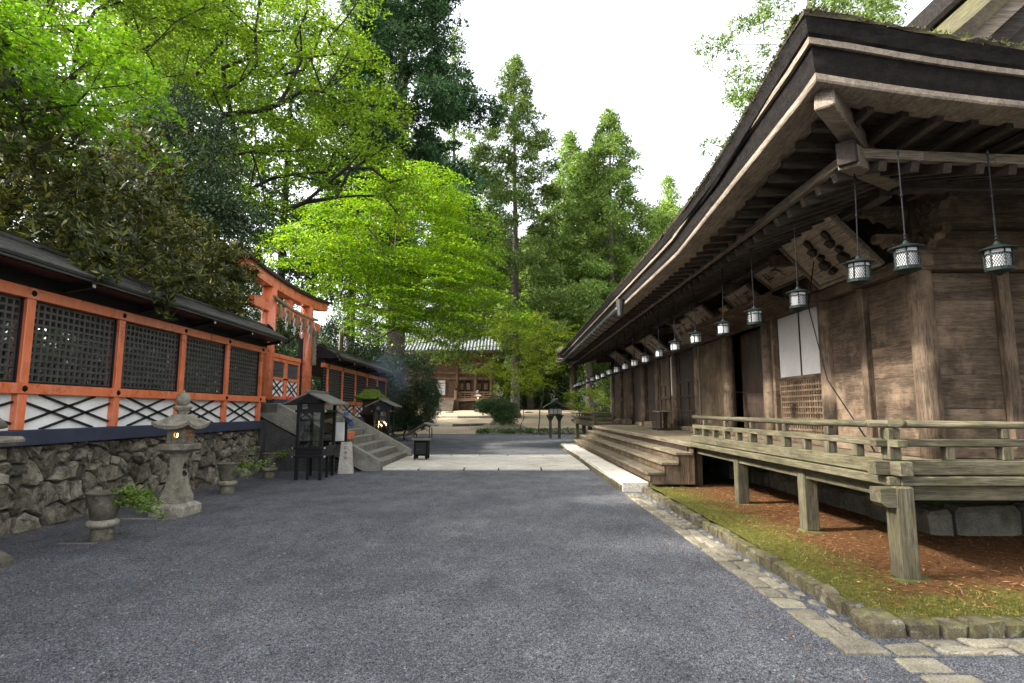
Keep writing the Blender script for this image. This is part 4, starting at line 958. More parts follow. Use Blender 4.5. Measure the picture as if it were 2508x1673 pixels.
for i, (a, b, x0, z0, x1, z1, lab, fw) in enumerate(((11.2, 12.45, 5.2, 3.66, 4.72, 4.12, 'plaque with dark brush strokes beside the small gold panel', .04), (12.78, 13.25, 5.15, 3.72, 4.9, 4.0, 'small gold painted panel in a wooden frame', .03),
        (13.6, 14.95, 5.2, 3.60, 4.62, 4.16, 'framed plaque with two dark painted figures', .05), (15.2, 17.2, 5.2, 3.55, 4.9, 4.2, 'plaque with flowing carved script over the panelled doors', .04), (9.7, 11.05, 5.2, 3.95, 4.7, 4.35, 'narrow shadowed plaque high under the eaves', .04),
        (18.5, 20.2, 5.2, 3.55, 4.6, 4.1, 'pale blank plaque beyond the flowing script plaque', .05), (21.5, 22.9, 5.2, 3.6, 4.62, 4.1, 'small weathered plaque toward the far end of the hall', .05), (24.2, 26.0, 5.2, 3.55, 4.5, 4.15, 'dark framed plaque near the far end of the hall', .06))):
    r, o, u, v, w, L, H = plaque('votive_plaque', a, b, x0, z0, x1, z1, lab, fw)
    mb = MB()
    if i == 1: MB().ob(o + u * L / 2 + v * H / 2 + w * .017, u, v, w, L / 2 - fw, H / 2 - fw, .003).build('gold_panel', GOLD, r); continue
    if i == 2:
        for cx in (.40, .62): mb = MB().prism([(0, -.05), (.10, -.12), (.22, -.02), (.12, .06), (.06, .15), (-.02, .03)], o + u * (L * cx) + v * (H * .42) + w * .015, u, v, w * .006); mb.build('figure', WB['y'], r)
        continue
    elif i == 0: mb.beam(o + u * .35 + v * .04 + w * .016, o + u * .50 + v * (H - .06) + w * .016, .03, .006, w); mb.prism([(0, 0), (.03, .2), (.07, .22), (.06, -.02)], o + u * .16 + v * .25 + w * .015, u, v, w * .005); strokes(mb, o + u * .7 + v * .1 + w * .015, u, v, w * .004, .45, 9, 77)
    else:
        for q in range(3 if i == 3 else 2): strokes(mb, o + u * (L * (.12 + .28 * q)) + v * (H * .25) + w * .015, u, v, w * .004, min(H * .6, L * .25), 7 if i in (3, 5) else 4, 100 + i * 7 + q)
    mb.build('lettering', WB['y'] if i != 5 else WM['y'], r, kind='stuff')
# --- things on the deck
ws = empty('wooden_stand', (4.75, 18.0, 1.0), 'small pale topped wooden stand on the deck before the dark door', 'stand')
MB().box(4.55, 4.95, 17.7, 18.4, 1.55, 1.60, .006).build('top', WL['y'], ws); MB().box(4.60, 4.66, 17.75, 18.35, 1.06, 1.55).build('side_panel', WB['y'], ws); MB().box(4.86, 4.92, 17.75, 18.35, 1.06, 1.55).build('side_panel', WM['y'], ws)
for y in (17.75, 18.25): MB().box(4.5, 5.0, y, y + .12, 1.0, 1.06, .01).build('foot', WB['x'], ws)
for i, (y0, y1, x0) in enumerate(((18.9, 19.9, 4.98), (20.2, 21.3, 4.95), (24.6, 25.2, 4.9), (26.0, 27.2, 4.9))):
    o = MB().box(x0, x0 + .3, y0, y1, 1.0, 1.22, .012).build('step_block', WD['y'], None); tag(o, 'low pale wooden step block before a hall door', 'step', 'step blocks on the deck')
# --- stone lanterns
def ring4(mb, prof, c=(0, 0, 0)): return mb.lathe([(r * math.sqrt(2), z) for r, z in prof], 4, c, math.pi / 4)
def curved_roof(mb, half, z0, z1, up, neck):
    n = 8; rows = []
    for k in range(7):
        t = k / 6; h = half + (neck - half) * t; z = z0 + (z1 - z0) * (t ** 1.5)
        row = []
        for sd in range(4):
            for i in range(n):
                s_ = -1 + 2 * i / n; lift = up * abs(s_) ** 2.5 * (1 - t); a, b = [(s_, -1), (1, s_), (-s_, 1), (-1, -s_)][sd]; row.append((a * h, b * h, z + lift))
        row.append(row[0]); rows.append(row)
    under = [(p[0] * .98, p[1] * .98, p[2] - .05) for p in rows[0]]; inner = [(p[0] * .4, p[1] * .4, z0 - .035) for p in rows[0]]
    mb.grid([inner, under] + rows); return mb
def stone_lantern(mat):
    r = empty('stone_lantern', (0, 0, 0))
    ring4(MB(), [(.30, 0), (.305, .06), (.30, .145), (.275, .17), (.215, .20)]).build('plinth', mat, r)
    mb = MB(); ring4(mb, [(.20, .195), (.195, .30), (.18, .34), (.145, .46), (.108, .64), (.098, .80), (.11, .92), (.145, 1.0)]); mb.build('pedestal', mat, r)
    ring4(MB(), [(.15, .98), (.235, 1.03), (.255, 1.04), (.255, 1.115), (.235, 1.13)]).build('platform', mat, r)
    fb = MB()
    for (a, b) in ((-1, -1), (1, -1), (1, 1), (-1, 1)): fb.box(a * .135 - .03, a * .135 + .03, b * .135 - .03, b * .135 + .03, 1.132, 1.40, .006)
    fb.box(-.165, .165, -.165, .165, 1.132, 1.165); fb.box(-.165, .165, -.165, .165, 1.375, 1.41)
    # -Y face with a round hole, other closed faces
    n = 16; ring = [(.045 * math.cos(2 * math.pi * i / n), .045 * math.sin(2 * math.pi * i / n)) for i in range(n)]
    sq = []
    for i in range(n):
        t = 2 * math.pi * i / n; m_ = max(abs(math.cos(t)), abs(math.sin(t))); sq.append((.106 * math.cos(t) / m_, .106 * math.sin(t) / m_))
    for yy in (-.152, ):
        vs = [(a, yy, 1.27 + b) for a, b in sq] + [(a, yy, 1.27 + b) for a, b in ring] + [(a, yy + .04, 1.27 + b) for a, b in ring]
        fb.add(vs, [(i, (i + 1) % n, n + (i + 1) % n, n + i) for i in range(n)] + [(n + i, n + (i + 1) % n, 2 * n + (i + 1) % n, 2 * n + i) for i in range(n)])
    fb.box(-.155, -.145, -.106, .106, 1.165, 1.376); fb.box(-.106, .106, .145, .155, 1.165, 1.376)
    fb.build('fire_box', mat, r)
    g = MB()
    for y in (-.10, -.035, .035, .10): g.box(.138, .156, y - .009, y + .009, 1.165, 1.376)
    for z in (1.175, 1.235, 1.30, 1.365): g.box(.141, .159, -.106, .106, z - .009, z + .009)
    g.build('window_grille', WL['z'], r); MB().lathe([(.0, -.03), (.018, -.01), (.02, .01), (.008, .05), (0, .06)], 8, (0, -.09, 1.25)).build('flame', FLAME, r)
    curved_roof(MB(), .35, 1.415, 1.60, .075, .11).build('roof', mat, r)
    MB().lathe([(.10, 1.58), (.085, 1.63), (.12, 1.66), (.165, 1.70), (.168, 1.73), (.09, 1.74)], 16).build('lotus', mat, r, smooth=True)
    MB().lathe([(.06, 1.735), (.105, 1.77), (.128, 1.83), (.125, 1.88), (.09, 1.93), (.03, 1.955), (.018, 1.985), (.008, 2.0)], 16).build('jewel', mat, r, smooth=True)
    return r
L1 = stone_lantern(GRAN); place(L1, (-5.14, 9.08, .008), R(-3), .96); L1.scale = (.84, .84, .96); tag(L1, 'tall square stone lantern with lit fire box beside the stone wall', 'lantern', 'stone lanterns')
mb = MB()
for k in range(3): strokes(mb, (.125 - .01 * k if k else .118, -.055, .73 - .13 * k), (0, 1, 0), (0, 0, 1), (.02 + .012 * k, 0, 0), .11, 7, 300 + k)
mb.build('inscription', BLACK, None, kind='stuff'); o = bpy.data.objects['inscription']; o.parent = L1; o.location = (0.0, 0, 0); 
o.data.transform(Matrix.Translation(OFF['inscription']))
MB().box(-5.75, -4.9, 8.66, 8.72, .01, .03).build('edge_strip', CONC, None); tag(bpy.data.objects['edge_strip'], 'thin concrete edging strip before the lit stone lantern', 'edging')
# second lantern, cut by the picture edge: broader with scrolled roof corners
L2 = empty('stone_lantern', (-5.62, 5.75, .01), 'large mossy stone lantern with scrolled corners, cut by the picture edge', 'lantern', 'stone lanterns')
def l2(name, prof, mat=GRAN): mb = MB(); ring4(mb, prof, (-5.62, 5.75, .01)); mb.build(name, mat, L2)
l2('plinth', [(.46, 0), (.46, .05), (.44, .10), (.34, .2)], GRAND); l2('pedestal', [(.33, .2), (.30, .3), (.24, .5), (.22, .62), (.30, .80)]); l2('platform', [(.30, .80), (.385, .84), (.385, .92), (.33, .95)])
l2('neck', [(.20, .95), (.19, 1.0), (.30, 1.18), (.33, 1.22)], GRAND)
mb = MB()
for i in range(40): pass
rock(-6.11, -5.16, 5.28, 6.22, 1.24, 1.33, .03, .012).build('slab', GRAN, L2)
mb = MB().lathe([(.34, 1.33), (.42, 1.42), (.40, 1.55), (.26, 1.66), (.10, 1.72)], 14, (-5.62, 5.75, .01)); mb.V = [(v[0] + .04 * fbm(v, 7), v[1] + .04 * fbm((v[1], v[0], v[2]), 7), v[2] + .02 * fbm((v[2], v[0], v[1]), 8)) for v in mb.V]; mb.build('scrolled_cap', GRAND, L2, smooth=True)
for t in (.3, -.6, -1.5): 
    c = (-5.62 + .42 * math.cos(t), 5.75 + .42 * math.sin(t)); MB().tube([(c[0] + .07 * math.cos(a) * math.cos(t), c[1] + .07 * math.cos(a) * math.sin(t), 1.42 + .08 * math.sin(a)) for a in [k * .6 for k in range(9)]], [.05 - .003 * k for k in range(9)], 7).build('scroll', GRAND, L2, smooth=True)
# --- stone vases with leafy branches
vase = empty('stone_vase', (0, 0, 0))
MB().lathe([(.155, 0), (.165, .02), (.16, .06), (.145, .15), (.14, .19)], 20).build('foot', GRAND, vase, smooth=True)
MB().lathe([(.14, .185), (.19, .20), (.212, .235), (.205, .275), (.16, .30)], 20).build('collar', GRAN, vase, smooth=True)
MB().lathe([(.15, .29), (.165, .33), (.20, .50), (.235, .64), (.245, .665), (.255, .67), (.255, .69), (.225, .69), (.20, .60), (.18, .60)], 20).build('bowl', GRAND, vase, smooth=True)
VS = [((-5.06, 7.36), 'weathered stone vase holding a leafy spray, between the two stone lanterns', 'dense leafy spray leaning from the stone vase'), ((-5.46, 11.35), 'weathered stone vase just beyond the lit stone lantern', 'trailing vine spray in the vase beyond the lit lantern'), ((-5.72, 13.95), 'weathered stone vase by the dark stair wall next to the glass cabinet', 'thin leafy twig in the vase by the stair wall')]
GREENL = leafmat('bright_leaf', [(.0, (.07, .16, .015)), (.5, (.16, .30, .04)), (1, (.42, .46, .16))], .4)
def leaf_quads(C, D, Nn, L, W, fold=.25):
    """C centres (n,3), D unit directions, Nn normals, L lengths, W widths -> verts, faces as arrays (6 verts, 2 quads each)"""
    S_ = np.cross(D, Nn); S_ /= (np.linalg.norm(S_, axis=1, keepdims=True) + 1e-9); U = np.cross(S_, D); L = np.asarray(L)[:, None]; W = np.asarray(W)[:, None]
    a = C; b = C + D * L; m1 = C + D * L * .45; drop = U * W * fold
    v = np.stack([a, m1 + S_ * W * .5 + drop, b, m1 - S_ * W * .5 + drop], 1)
    return v.reshape(-1, 3), 4
def mesh_np(name, verts, k, mat, parent=None, loc=(0, 0, 0)):
    verts = np.ascontiguousarray(verts - np.asarray(loc if parent is None else tuple(OFF[parent.name])), dtype=np.float32); n = len(verts); nf = n // k
    me = bpy.data.meshes.new(name); me.vertices.add(n); me.vertices.foreach_set('co', verts.ravel()); me.loops.add(n); me.loops.foreach_set('vertex_index', np.arange(n, dtype=np.int32))
    me.polygons.add(nf); me.polygons.foreach_set('loop_start', np.arange(0, n, k, dtype=np.int32)); me.polygons.foreach_set('loop_total', np.full(nf, k, dtype=np.int32))
    me.materials.append(mat); me.update(calc_edges=True)
    return link(name, me, parent, loc if parent is None else (0, 0, 0))
def unit(a): return a / (np.linalg.norm(a, axis=-1, keepdims=True) + 1e-9)
for i, ((x, y), lab, lab2) in enumerate(VS):
    o = vase if i == 0 else copy_tree(vase); place(o, (x, y, .008), i * 1.3, .85); tag(o, lab, 'vase', 'stone vases by the wall'); o['label'] = lab
    sp_ = empty('leafy_branch', (x, y, .50), lab2, 'branch', 'leafy branches in the vases')
    nst = (9, 8, 5)[i]; Cc = []; Dd = []
    for s_ in range(nst):
        ln = (.62, .75, .6)[i] * random.uniform(.6, 1.1); a0 = jit(.9) + (0.5 if i == 0 else .3); d = Vector((math.cos(a0), math.sin(a0), random.uniform(.2, 1.0) if i else random.uniform(.0, .7))).normalized()
        pts = [Vector((x + jit(.06), y + jit(.06), .48))]
        for k in range(6):
            d = (d + Vector((jit(.2), jit(.2), -.12 + jit(.1)))).normalized(); pts.append(pts[-1] + d * ln / 6)
            for q in range((13, 7, 7)[i]): Cc.append(pts[-1] + Vector((jit(.05), jit(.05), jit(.05)))); Dd.append(Vector((d.x + jit(.9), d.y + jit(.9), jit(.7) - .2)).normalized())
        MB().tube(pts, [.007 - .0008 * k for k in range(7)], 5).build('stem', BARK, sp_)
    n = len(Cc); Cn = np.array([tuple(c) for c in Cc]); Dn = np.array([tuple(c) for c in Dd]); Nn = unit(np.array([0, 0, 1.0]) + RNG.normal(0, .5, (n, 3)))
    lo = mesh_np('leaves', *leaf_quads(Cn, Dn, Nn, RNG.uniform(.04, .075, n), RNG.uniform(.028, .045, n)), GREENL, sp_); lo['kind'] = 'stuff'
MB().box(-5.42, -4.95, 7.10, 7.14, .01, .028).build('edge_strip', WL['x'], None); tag(bpy.data.objects['edge_strip.001'], 'thin wooden strip lying before the nearest stone vase', 'strip')
# --- glazed candle cabinets
def cabinet(name, x0, x1, y0, y1, lab, candles=0, zb=.52):
    r = empty(name, ((x0 + x1) / 2, (y0 + y1) / 2, .008), lab, 'cabinet', 'glazed candle cabinets by the stairs'); B = lambda nm, mat, *a, **k: MB().box(*a, **k).build(nm, mat, r)
    for x in (x0, x1 - .07):
        for y in (y0, y1 - .07): B('leg', BLACK, x, x + .07, y, y + .07, .008, 1.78, b=.005)
    for x, y in ((x0 + .27, y0 + .01), (x1 - .06, (y0 + y1) / 2)): B('leg', BLACK, x, x + .05, y, y + .05, .008, zb, b=.004)
    B('base_tray', BLACK, x0 + .01, x1 - .01, y0 + .01, y1 - .01, zb, zb + .22, b=.006)
    for z in (zb + .005, zb + .20):
        B('tie_rail', BLACK, x0 - .06, x1 + .06, y0 - .015, y0 + .05, z, z + .05, b=.004); B('tie_rail', BLACK, x1 - .05, x1 + .015, y0 - .05, y1 + .05, z + .002, z + .048, b=.004)
        for xx in (x0 - .065, x1 + .045): B('rail_tip', PAPER, xx, xx + .02, y0 - .02, y0 + .055, z + .004, z + .046)
    B('top_rail', BLACK, x0 - .05, x1 + .05, y0 - .01, y0 + .06, 1.56, 1.62); B('top_rail', BLACK, x1 - .06, x1 + .01, y0 - .05, y1 + .05, 1.561, 1.619)
    for xx in (x0 - .055, x1 + .035): B('rail_tip', PAPER, xx, xx + .02, y0 - .014, y0 + .064, 1.565, 1.615)
    B('vent_panel', BLACK, x0 + .07, x1 - .07, y0 + .02, y0 + .04, 1.62, 1.78)
    for k in range(4): B('vent_slat', PAPER, x0 + .12, x0 + .24, y0 + .012, y0 + .018, 1.645 + k * .03, 1.652 + k * .03)
    B('pane', GLASS, x0 + .07, x1 - .07, y0 + .03, y0 + .036, zb + .23, 1.56); B('pane', GLASS, x1 - .036, x1 - .03, y0 + .07, y1 - .07, zb + .23, 1.56); B('pane', GLASS, x0 + .07, x1 - .07, y1 - .036, y1 - .03, zb + .23, 1.56); B('pane', GLASS, x0 + .03, x0 + .036, y0 + .07, y1 - .07, zb + .23, 1.56)
    for k in range(3): z = zb + .36 + k * .24; B('candle_shelf', IRON, x0 + .09, x1 - .09, y0 + .2 + k * .12, y0 + .22 + k * .12, z, z + .012); 
    for k in range(7): x = x0 + .1 + k * (x1 - x0 - .2) / 6; B('shelf_rod', IRON, x, x + .008, y0 + .25, y0 + .258, zb + .23, zb + .23 + .5 * random.random() + .2)
    cx = (x0 + x1) / 2; e = .26
    for sg in (-1, 1):
        xa = cx + sg * ((x1 - x0) / 2 + e); P_ = [(cx, y0 - .18, 2.03), (cx, y1 + .18, 2.03), (xa, y1 + .20, 1.765), (xa, y0 - .20, 1.765)]
        MB().add(P_ + [(p[0], p[1], p[2] - .035) for p in P_], [(0, 1, 2, 3), (4, 5, 6, 7), (0, 3, 7, 4), (1, 2, 6, 5), (2, 3, 7, 6), (0, 1, 5, 4)]).build('roof_slope', ROOFG, r)
    MB().beam((cx, y0 - .21, 2.04), (cx, y1 + .21, 2.04), .09, .07, b=.01).build('ridge', ROOFG, r)
    MB().add([(x0 + .02, y0 - .05, 1.78), (x1 - .02, y0 - .05, 1.78), (cx, y0 - .05, 1.985)], [(0, 1, 2)]).build('gable', BLACK, r); MB().add([(x0 + .02, y1 + .05, 1.78), (x1 - .02, y1 + .05, 1.78), (cx, y1 + .05, 1.985)], [(0, 1, 2)]).build('gable', BLACK, r)
    for k in range(candles):
        p = (x0 + .12 + random.random() * (x1 - x0 - .24), y0 + .15 + random.random() * .4, zb + .3 + random.random() * .45)
        c = MB().cyl(p, (p[0], p[1], p[2] + .09), .012, .012, 8).build('candle', PAPER, r); MB().lathe([(0, .092), (.010, .105), (.009, .115), (0, .14)], 6, p).build('flame', FLAME, c)
    return r
ROOFG = paint('grey_metal_roof', (.16, .15, .14), .45, .3, .5, .2, scale=6)
cabinet('candle_cabinet', -4.95, -4.33, 13.42, 14.42, 'black framed glass candle cabinet with grey gable roof before the stairs')
cabinet('candle_cabinet', -5.05, -4.45, 21.3, 22.2, 'black framed glass candle cabinet with burning candles beyond the stairs', 9)
# --- lantern with a moss roof, stone marker, roofed box, incense burner
ml = empty('moss_roof_lantern', (-5.45, 22.6, .008), 'dark timber lantern with a thick green moss roof behind the stairs', 'lantern')
MOSSG = stone('moss_green', (.035, .065, .008), (.12, .17, .02), 14, bmp=1.0, bd=.04)
ring4(MB(), [(.17, 0), (.12, .1), (.10, .5), (.10, 1.0), (.2, 1.25)], (-5.45, 22.6, .008)).build('post', WB['z'], ml); ring4(MB(), [(.20, 1.25), (.33, 1.45), (.33, 1.52)], (-5.45, 22.6, .008)).build('platform', WB['x'], ml)
ring4(MB(), [(.26, 1.52), (.27, 2.06)], (-5.45, 22.6, .008)).build('lamp_box', WB['z'], ml)
mb = MB(); curved_roof(mb, .52, 2.09, 2.44, .06, .24); mb.V = [(v[0] - 5.45 + jit(.012), v[1] + 22.6 + jit(.012), v[2] + jit(.02)) for v in mb.V]; mb.build('moss_roof', MOSSG, ml)
MB().box(-5.75, -5.15, 22.45, 22.75, 2.44, 2.54, .02).build('ridge', WB['x'], ml)
mk = empty('stone_marker', (-4.18, 14.85, .008), 'pale tapered stone marker slab leaning by the glass cabinet', 'marker')
MB().add([(-4.36, 14.80, .008), (-3.98, 14.80, .008), (-3.98, 14.92, .008), (-4.36, 14.92, .008), (-4.33, 14.92, .80), (-4.08, 14.92, .80), (-4.08, 15.02, .80), (-4.33, 15.02, .80)], [(0, 1, 5, 4), (1, 2, 6, 5), (2, 3, 7, 6), (3, 0, 4, 7), (4, 5, 6, 7), (0, 1, 2, 3)]).build('slab', SLAB, mk)
mb = MB()
for k in range(5): strokes(mb, (-4.24, 14.87 + .018 * (4 - k) - .016 * 0 - .06, .12 + .125 * k), (1, 0, 0), (0, .15, 1), (0, .004, 0), .10, 5, 500 + k)
mb.build('inscription', CONCD, mk, kind='stuff')
ob_ = empty('offering_box', (-4.5, 15.15, .008), 'small roofed offering stand with blue cloth end beside the stairs', 'offering box')
for x in (-4.72, -4.26): MB().box(x - .03, x + .03, 15.05, 15.11, .008, 1.36, .004).build('leg', BLACK, ob_)
MB().box(-4.69, -4.29, 15.04, 15.24, .82, 1.30, .006).build('body', PLAS, ob_); MB().box(-4.75, -4.22, 15.02, 15.26, .74, .82, .005).build('shelf', BLACK, ob_)
MB().prism([(-.36, 0), (0, .22), (.36, 0), (.36, -.04), (0, .17), (-.36, -.04)], (-4.49, 14.95, 1.40), (1, 0, 0), (0, 0, 1), (0, .4, 0)).build('roof', ROOFG, ob_)
MB().prism([(0, 0), (.20, -.34), (.15, -.36), (-.04, -.10)], (-4.30, 15.0, 1.56), (1, 0, 0), (0, 0, 1), (0, .3, 0)).build('cloth', CLOTH, ob_)
MB().box(-4.9, -4.5, 16.3, 16.9, 1.36, 1.56, .01).build('offering_table', VERM, None); tag(bpy.data.objects['offering_table'], 'small vermilion offering table on the upper stairs', 'table')
bpy.data.objects['offering_table'].location.z = .19 + .203 * 3 + .005
ib = empty('incense_burner', (-2.83, 18.75, .05), 'black wheeled incense burner box with small pitched roof on the path', 'incense burner'); IBB = lambda nm, mat, *a, **k: MB().box(*a, **k).build(nm, mat, ib)
IBB('body', IRON, -3.06, -2.62, 18.5, 19.0, .17, .66, b=.02); IBB('rim', ROOFG, -3.13, -2.52, 18.43, 19.07, .66, .74, b=.012); IBB('panel', BLACK, -3.0, -2.68, 18.49, 18.5, .24, .58); IBB('handle', COPPER, -2.98, -2.8, 18.475, 18.49, .37, .39)
for x in (-3.06, -2.70):
    for y in (18.5, 18.92): IBB('foot', IRON, x, x + .08, y, y + .08, .09, .17); o = MB().cyl((x + .04 - .015, y + .04, .085), (x + .055, y + .04, .085), .035, .035, 12).build('wheel', IRON, ib)
for x in (-3.08, -2.58):
    for y in (18.46, 19.02): IBB('roof_post', WM['z'], x, x + .03, y, y + .03, .74, 1.05 if x > -3 else .86)
for (a, b, z0, z1) in ((-3.36, -2.72, .78, 1.19), (-2.72, -2.36, 1.19, 1.10)):
    P_ = [(a, 18.32, z0), (a, 19.18, z0), (b, 19.18, z1), (b, 18.32, z1)]; MB().add(P_ + [(p[0], p[1], p[2] + .035) for p in P_], [(0, 1, 2, 3), (4, 5, 6, 7), (0, 3, 7, 4), (1, 2, 6, 5), (2, 3, 7, 6), (0, 1, 5, 4)]).build('roof_slope', ROOFG if a > -3 else WM['y'], ib)
# --- roofed timber lantern on two legs by the far end of the hall
wl = empty('timber_lantern', (2.62, 33.6, .008), 'grey timber lantern with copper gable roof on two legs', 'lantern')
for x in (2.34, 2.86):
    MB().beam((x, 33.6, .008), (x, 33.6, 1.30), .16, .16, (0, 1, 0), .012).build('leg', WR['z'], wl); MB().prism([(-.08, 0), (.08, 0), (.22, .3), (-.22, .3)], (x, 33.52, 1.0), (1, 0, 0), (0, 0, 1), (0, .16, 0)).build('bracket', WR['x'], wl)
MB().box(2.12, 3.10, 33.2, 34.0, 1.30, 1.36, .01).build('platform', WR['x'], wl); MB().box(2.24, 2.98, 33.3, 33.9, 1.36, 1.76, .008).build('lamp_box', WM['x'], wl)
for k in range(3): MB().box(2.28 + k * .235, 2.48 + k * .235, 33.285, 33.3, 1.42, 1.70).build('screen', SHOJI, wl)
for sg in (-1, 1):
    P_ = [(2.61, 32.95, 2.2), (2.61, 34.25, 2.2), (2.61 + sg * .4, 34.3, 1.98), (2.61 + sg * .68, 34.35, 1.80), (2.61 + sg * .68, 32.85, 1.80), (2.61 + sg * .4, 32.9, 1.98)]
    MB().add(P_ + [(p[0], p[1], p[2] - .05) for p in P_], [(0, 1, 2, 5), (5, 2, 3, 4), (6, 7, 8, 11), (11, 8, 9, 10), (3, 4, 10, 9), (0, 5, 11, 6), (5, 4, 10, 11), (1, 2, 8, 7), (2, 3, 9, 8)]).build('roof_slope', COPPER, wl)
MB().beam((2.61, 32.8, 2.23), (2.61, 34.4, 2.23), .16, .12, b=.02).build('ridge', COPPER, wl)
# --- dark stone lanterns by the bush
o = stone_lantern(GRAND); place(o, (-6.6, 38.6, .01), .4, 1.0); tag(o, 'dark stone lantern standing at the foot of the clipped dark bush', 'lantern', 'stone lanterns')
# ================================================================ trees and shrubs
MAPLE = leafmat('maple_leaf', [(0, (.075, .18, .008)), (.5, (.155, .31, .013)), (.92, (.28, .43, .028)), (1, (.40, .40, .05))], .5, tint=(.34, .33, .03))
MAPLE2 = leafmat('maple_leaf_deep', [(0, (.060, .135, .012)), (.55, (.135, .245, .02)), (1, (.27, .38, .05))], .5)
MAPLE3 = leafmat('maple_leaf_near', [(0, (.06, .16, .008)), (.5, (.13, .29, .014)), (1, (.24, .42, .035))], .5, .4)
MAPLEY = leafmat('maple_leaf_turning', [(0, (.10, .19, .012)), (.5, (.21, .32, .022)), (.94, (.36, .42, .04)), (1, (.50, .28, .04))], .5)
EVER = leafmat('evergreen_leaf', [(0, (.012, .032, .010)), (.6, (.035, .075, .022)), (1, (.085, .14, .05))], .2, .35, .5)
RHODO = leafmat('rhododendron_leaf', [(0, (.015, .021, .006)), (.5, (.044, .058, .013)), (.85, (.115, .13, .026)), (1, (.30, .28, .045))], .2, .45, .25)
CEDAR = leafmat('cedar_spray', [(0, (.015, .042, .018)), (.5, (.040, .095, .038)), (1, (.09, .18, .068))], .2, .6, .2)
CONIF = leafmat('conifer_spray', [(0, (.045, .09, .024)), (.5, (.115, .195, .048)), (1, (.25, .33, .08))], .3, .6, .2)
CONIF2 = leafmat('conifer_spray_light', [(0, (.07, .14, .034)), (.5, (.17, .28, .062)), (1, (.32, .42, .11))], .35, .6, .2)
BUSHM = leafmat('bush_leaf', [(0, (.02, .06, .02)), (.6, (.06, .135, .04)), (1, (.13, .22, .07))], .25, .4, .4)

def branches(name, mat, base, fork, targets, r0=.012, step=.7, parent=None, droop=.0, wig=.06, powr=.45, seed=1):
    r = np.random.default_rng(seed); P_ = [np.array(base, float)]; par = [-1]
    base = P_[0]; fork = np.array(fork, float); k = max(3, int(np.linalg.norm(fork - base) / step))
    for i in range(1, k + 1): P_.append(base + (fork - base) * i / k + (r.normal(0, wig, 3) if i < k else 0)); par.append(len(P_) - 2)
    plen = [float(np.linalg.norm(p - base)) for p in P_]
    T = sorted([np.array(t, float) for t in targets], key=lambda t: np.linalg.norm(t - fork))
    first = max(1, k - 2)
    for t in T:
        A = np.array(P_[first:]); d = np.linalg.norm(A - t, axis=1); cost = d + .30 * np.array(plen[first:]) * 1.0
        i = int(np.argmin(cost)) + first; p0 = P_[i]; L = np.linalg.norm(t - p0); m = max(1, int(L / step)); last = i
        bend = r.normal(0, .10 * L, 3) * np.array([1, 1, .6]) + np.array([0, 0, .10 * L])
        for q in range(1, m + 1):
            f = q / m; pos = p0 + (t - p0) * f + bend * math.sin(math.pi * f) * .6 + (r.normal(0, wig, 3) if q < m else 0)
            P_.append(pos); par.append(last); plen.append(plen[last] + L / m); last = len(P_) - 1
    cnt = np.ones(len(P_)) * 0
    ch = np.zeros(len(P_), int)
    for i in range(len(P_) - 1, 0, -1):
        if cnt[i] == 0: cnt[i] = 1
        cnt[par[i]] += cnt[i]
    rad = r0 * np.power(cnt, powr); mb = MB()
    for i in range(1, len(P_)):
        n = 9 if rad[i] > .12 else (6 if rad[i] > .04 else 4); a, b = Vector(P_[par[i]]), Vector(P_[i])
        if (b - a).length < 1e-4: continue
        e = (b - a).normalized() * rad[i] * .3; mb.cyl(a - e * .2, b + e, min(rad[par[i]], rad[i] * 1.25), rad[i], n, False)
    return mb.build(name, mat, parent, smooth=True)
def in_ell(rg, ells, n, lo=.35, up=.0):
    out = []; w = np.array([e[1][0] * e[1][1] * e[1][2] for e in ells]) ** .75; w = w / w.sum()
    for _ in range(n):
        c, r_ = ells[rg.choice(len(ells), p=w)]; v = rg.normal(0, 1, 3); v[2] += up * abs(v[2]); v /= np.linalg.norm(v); out.append(np.array(c) + v * np.array(r_) * rg.uniform(lo ** 3, 1) ** (1 / 3))
    return np.array(out)
def sprays(rg, centers, cc, n, rad, thick, size, aspect=.8, tilt=.25, lobes=1):
    """flat layered sprays of small leaves"""
    N_ = len(centers) * n; c = np.repeat(centers, n, 0); out = c - np.array(cc); out[:, 2] = 0; out = unit(out)
    nrm = unit(np.repeat(np.column_stack([rg.normal(0, tilt, (len(centers), 2)), np.ones(len(centers))]), n, 0) + out * .22)
    a = rg.uniform(0, 2 * np.pi, N_); rr = rad * np.sqrt(rg.uniform(0, 1, N_)) * np.repeat(rg.uniform(.65, 1.25, len(centers)), n)
    t1 = unit(np.cross(nrm, np.array([0.3, 1, 0.1]))); t2 = np.cross(nrm, t1)
    pos = c + t1 * (rr * np.cos(a))[:, None] + t2 * (rr * np.sin(a))[:, None] + nrm * rg.normal(0, thick, N_)[:, None]
    pos[:, 2] -= .16 * rr * rr / rad
    D = unit(rg.normal(0, 1, (N_, 3)) * np.array([1, 1, .35])); Nn = unit(nrm + rg.normal(0, .38, (N_, 3))); L = rg.uniform(.7, 1.25, N_) * size
    if lobes == 1: return leaf_quads(pos, D, Nn, L, L * aspect, .18)
    vs = []
    S_ = unit(np.cross(D, Nn))
    for k, (ang, sc) in enumerate(((0, 1.0), (.75, .85), (-.75, .85), (1.6, .55), (-1.6, .55))[:lobes]):
        d2 = unit(D * math.cos(ang) + S_ * math.sin(ang) - Nn * .12); vs.append(leaf_quads(pos, d2, Nn, L * sc, L * sc * .36, .1)[0].reshape(-1, 4, 3))
    return np.concatenate(vs, 0).reshape(-1, 3), 4
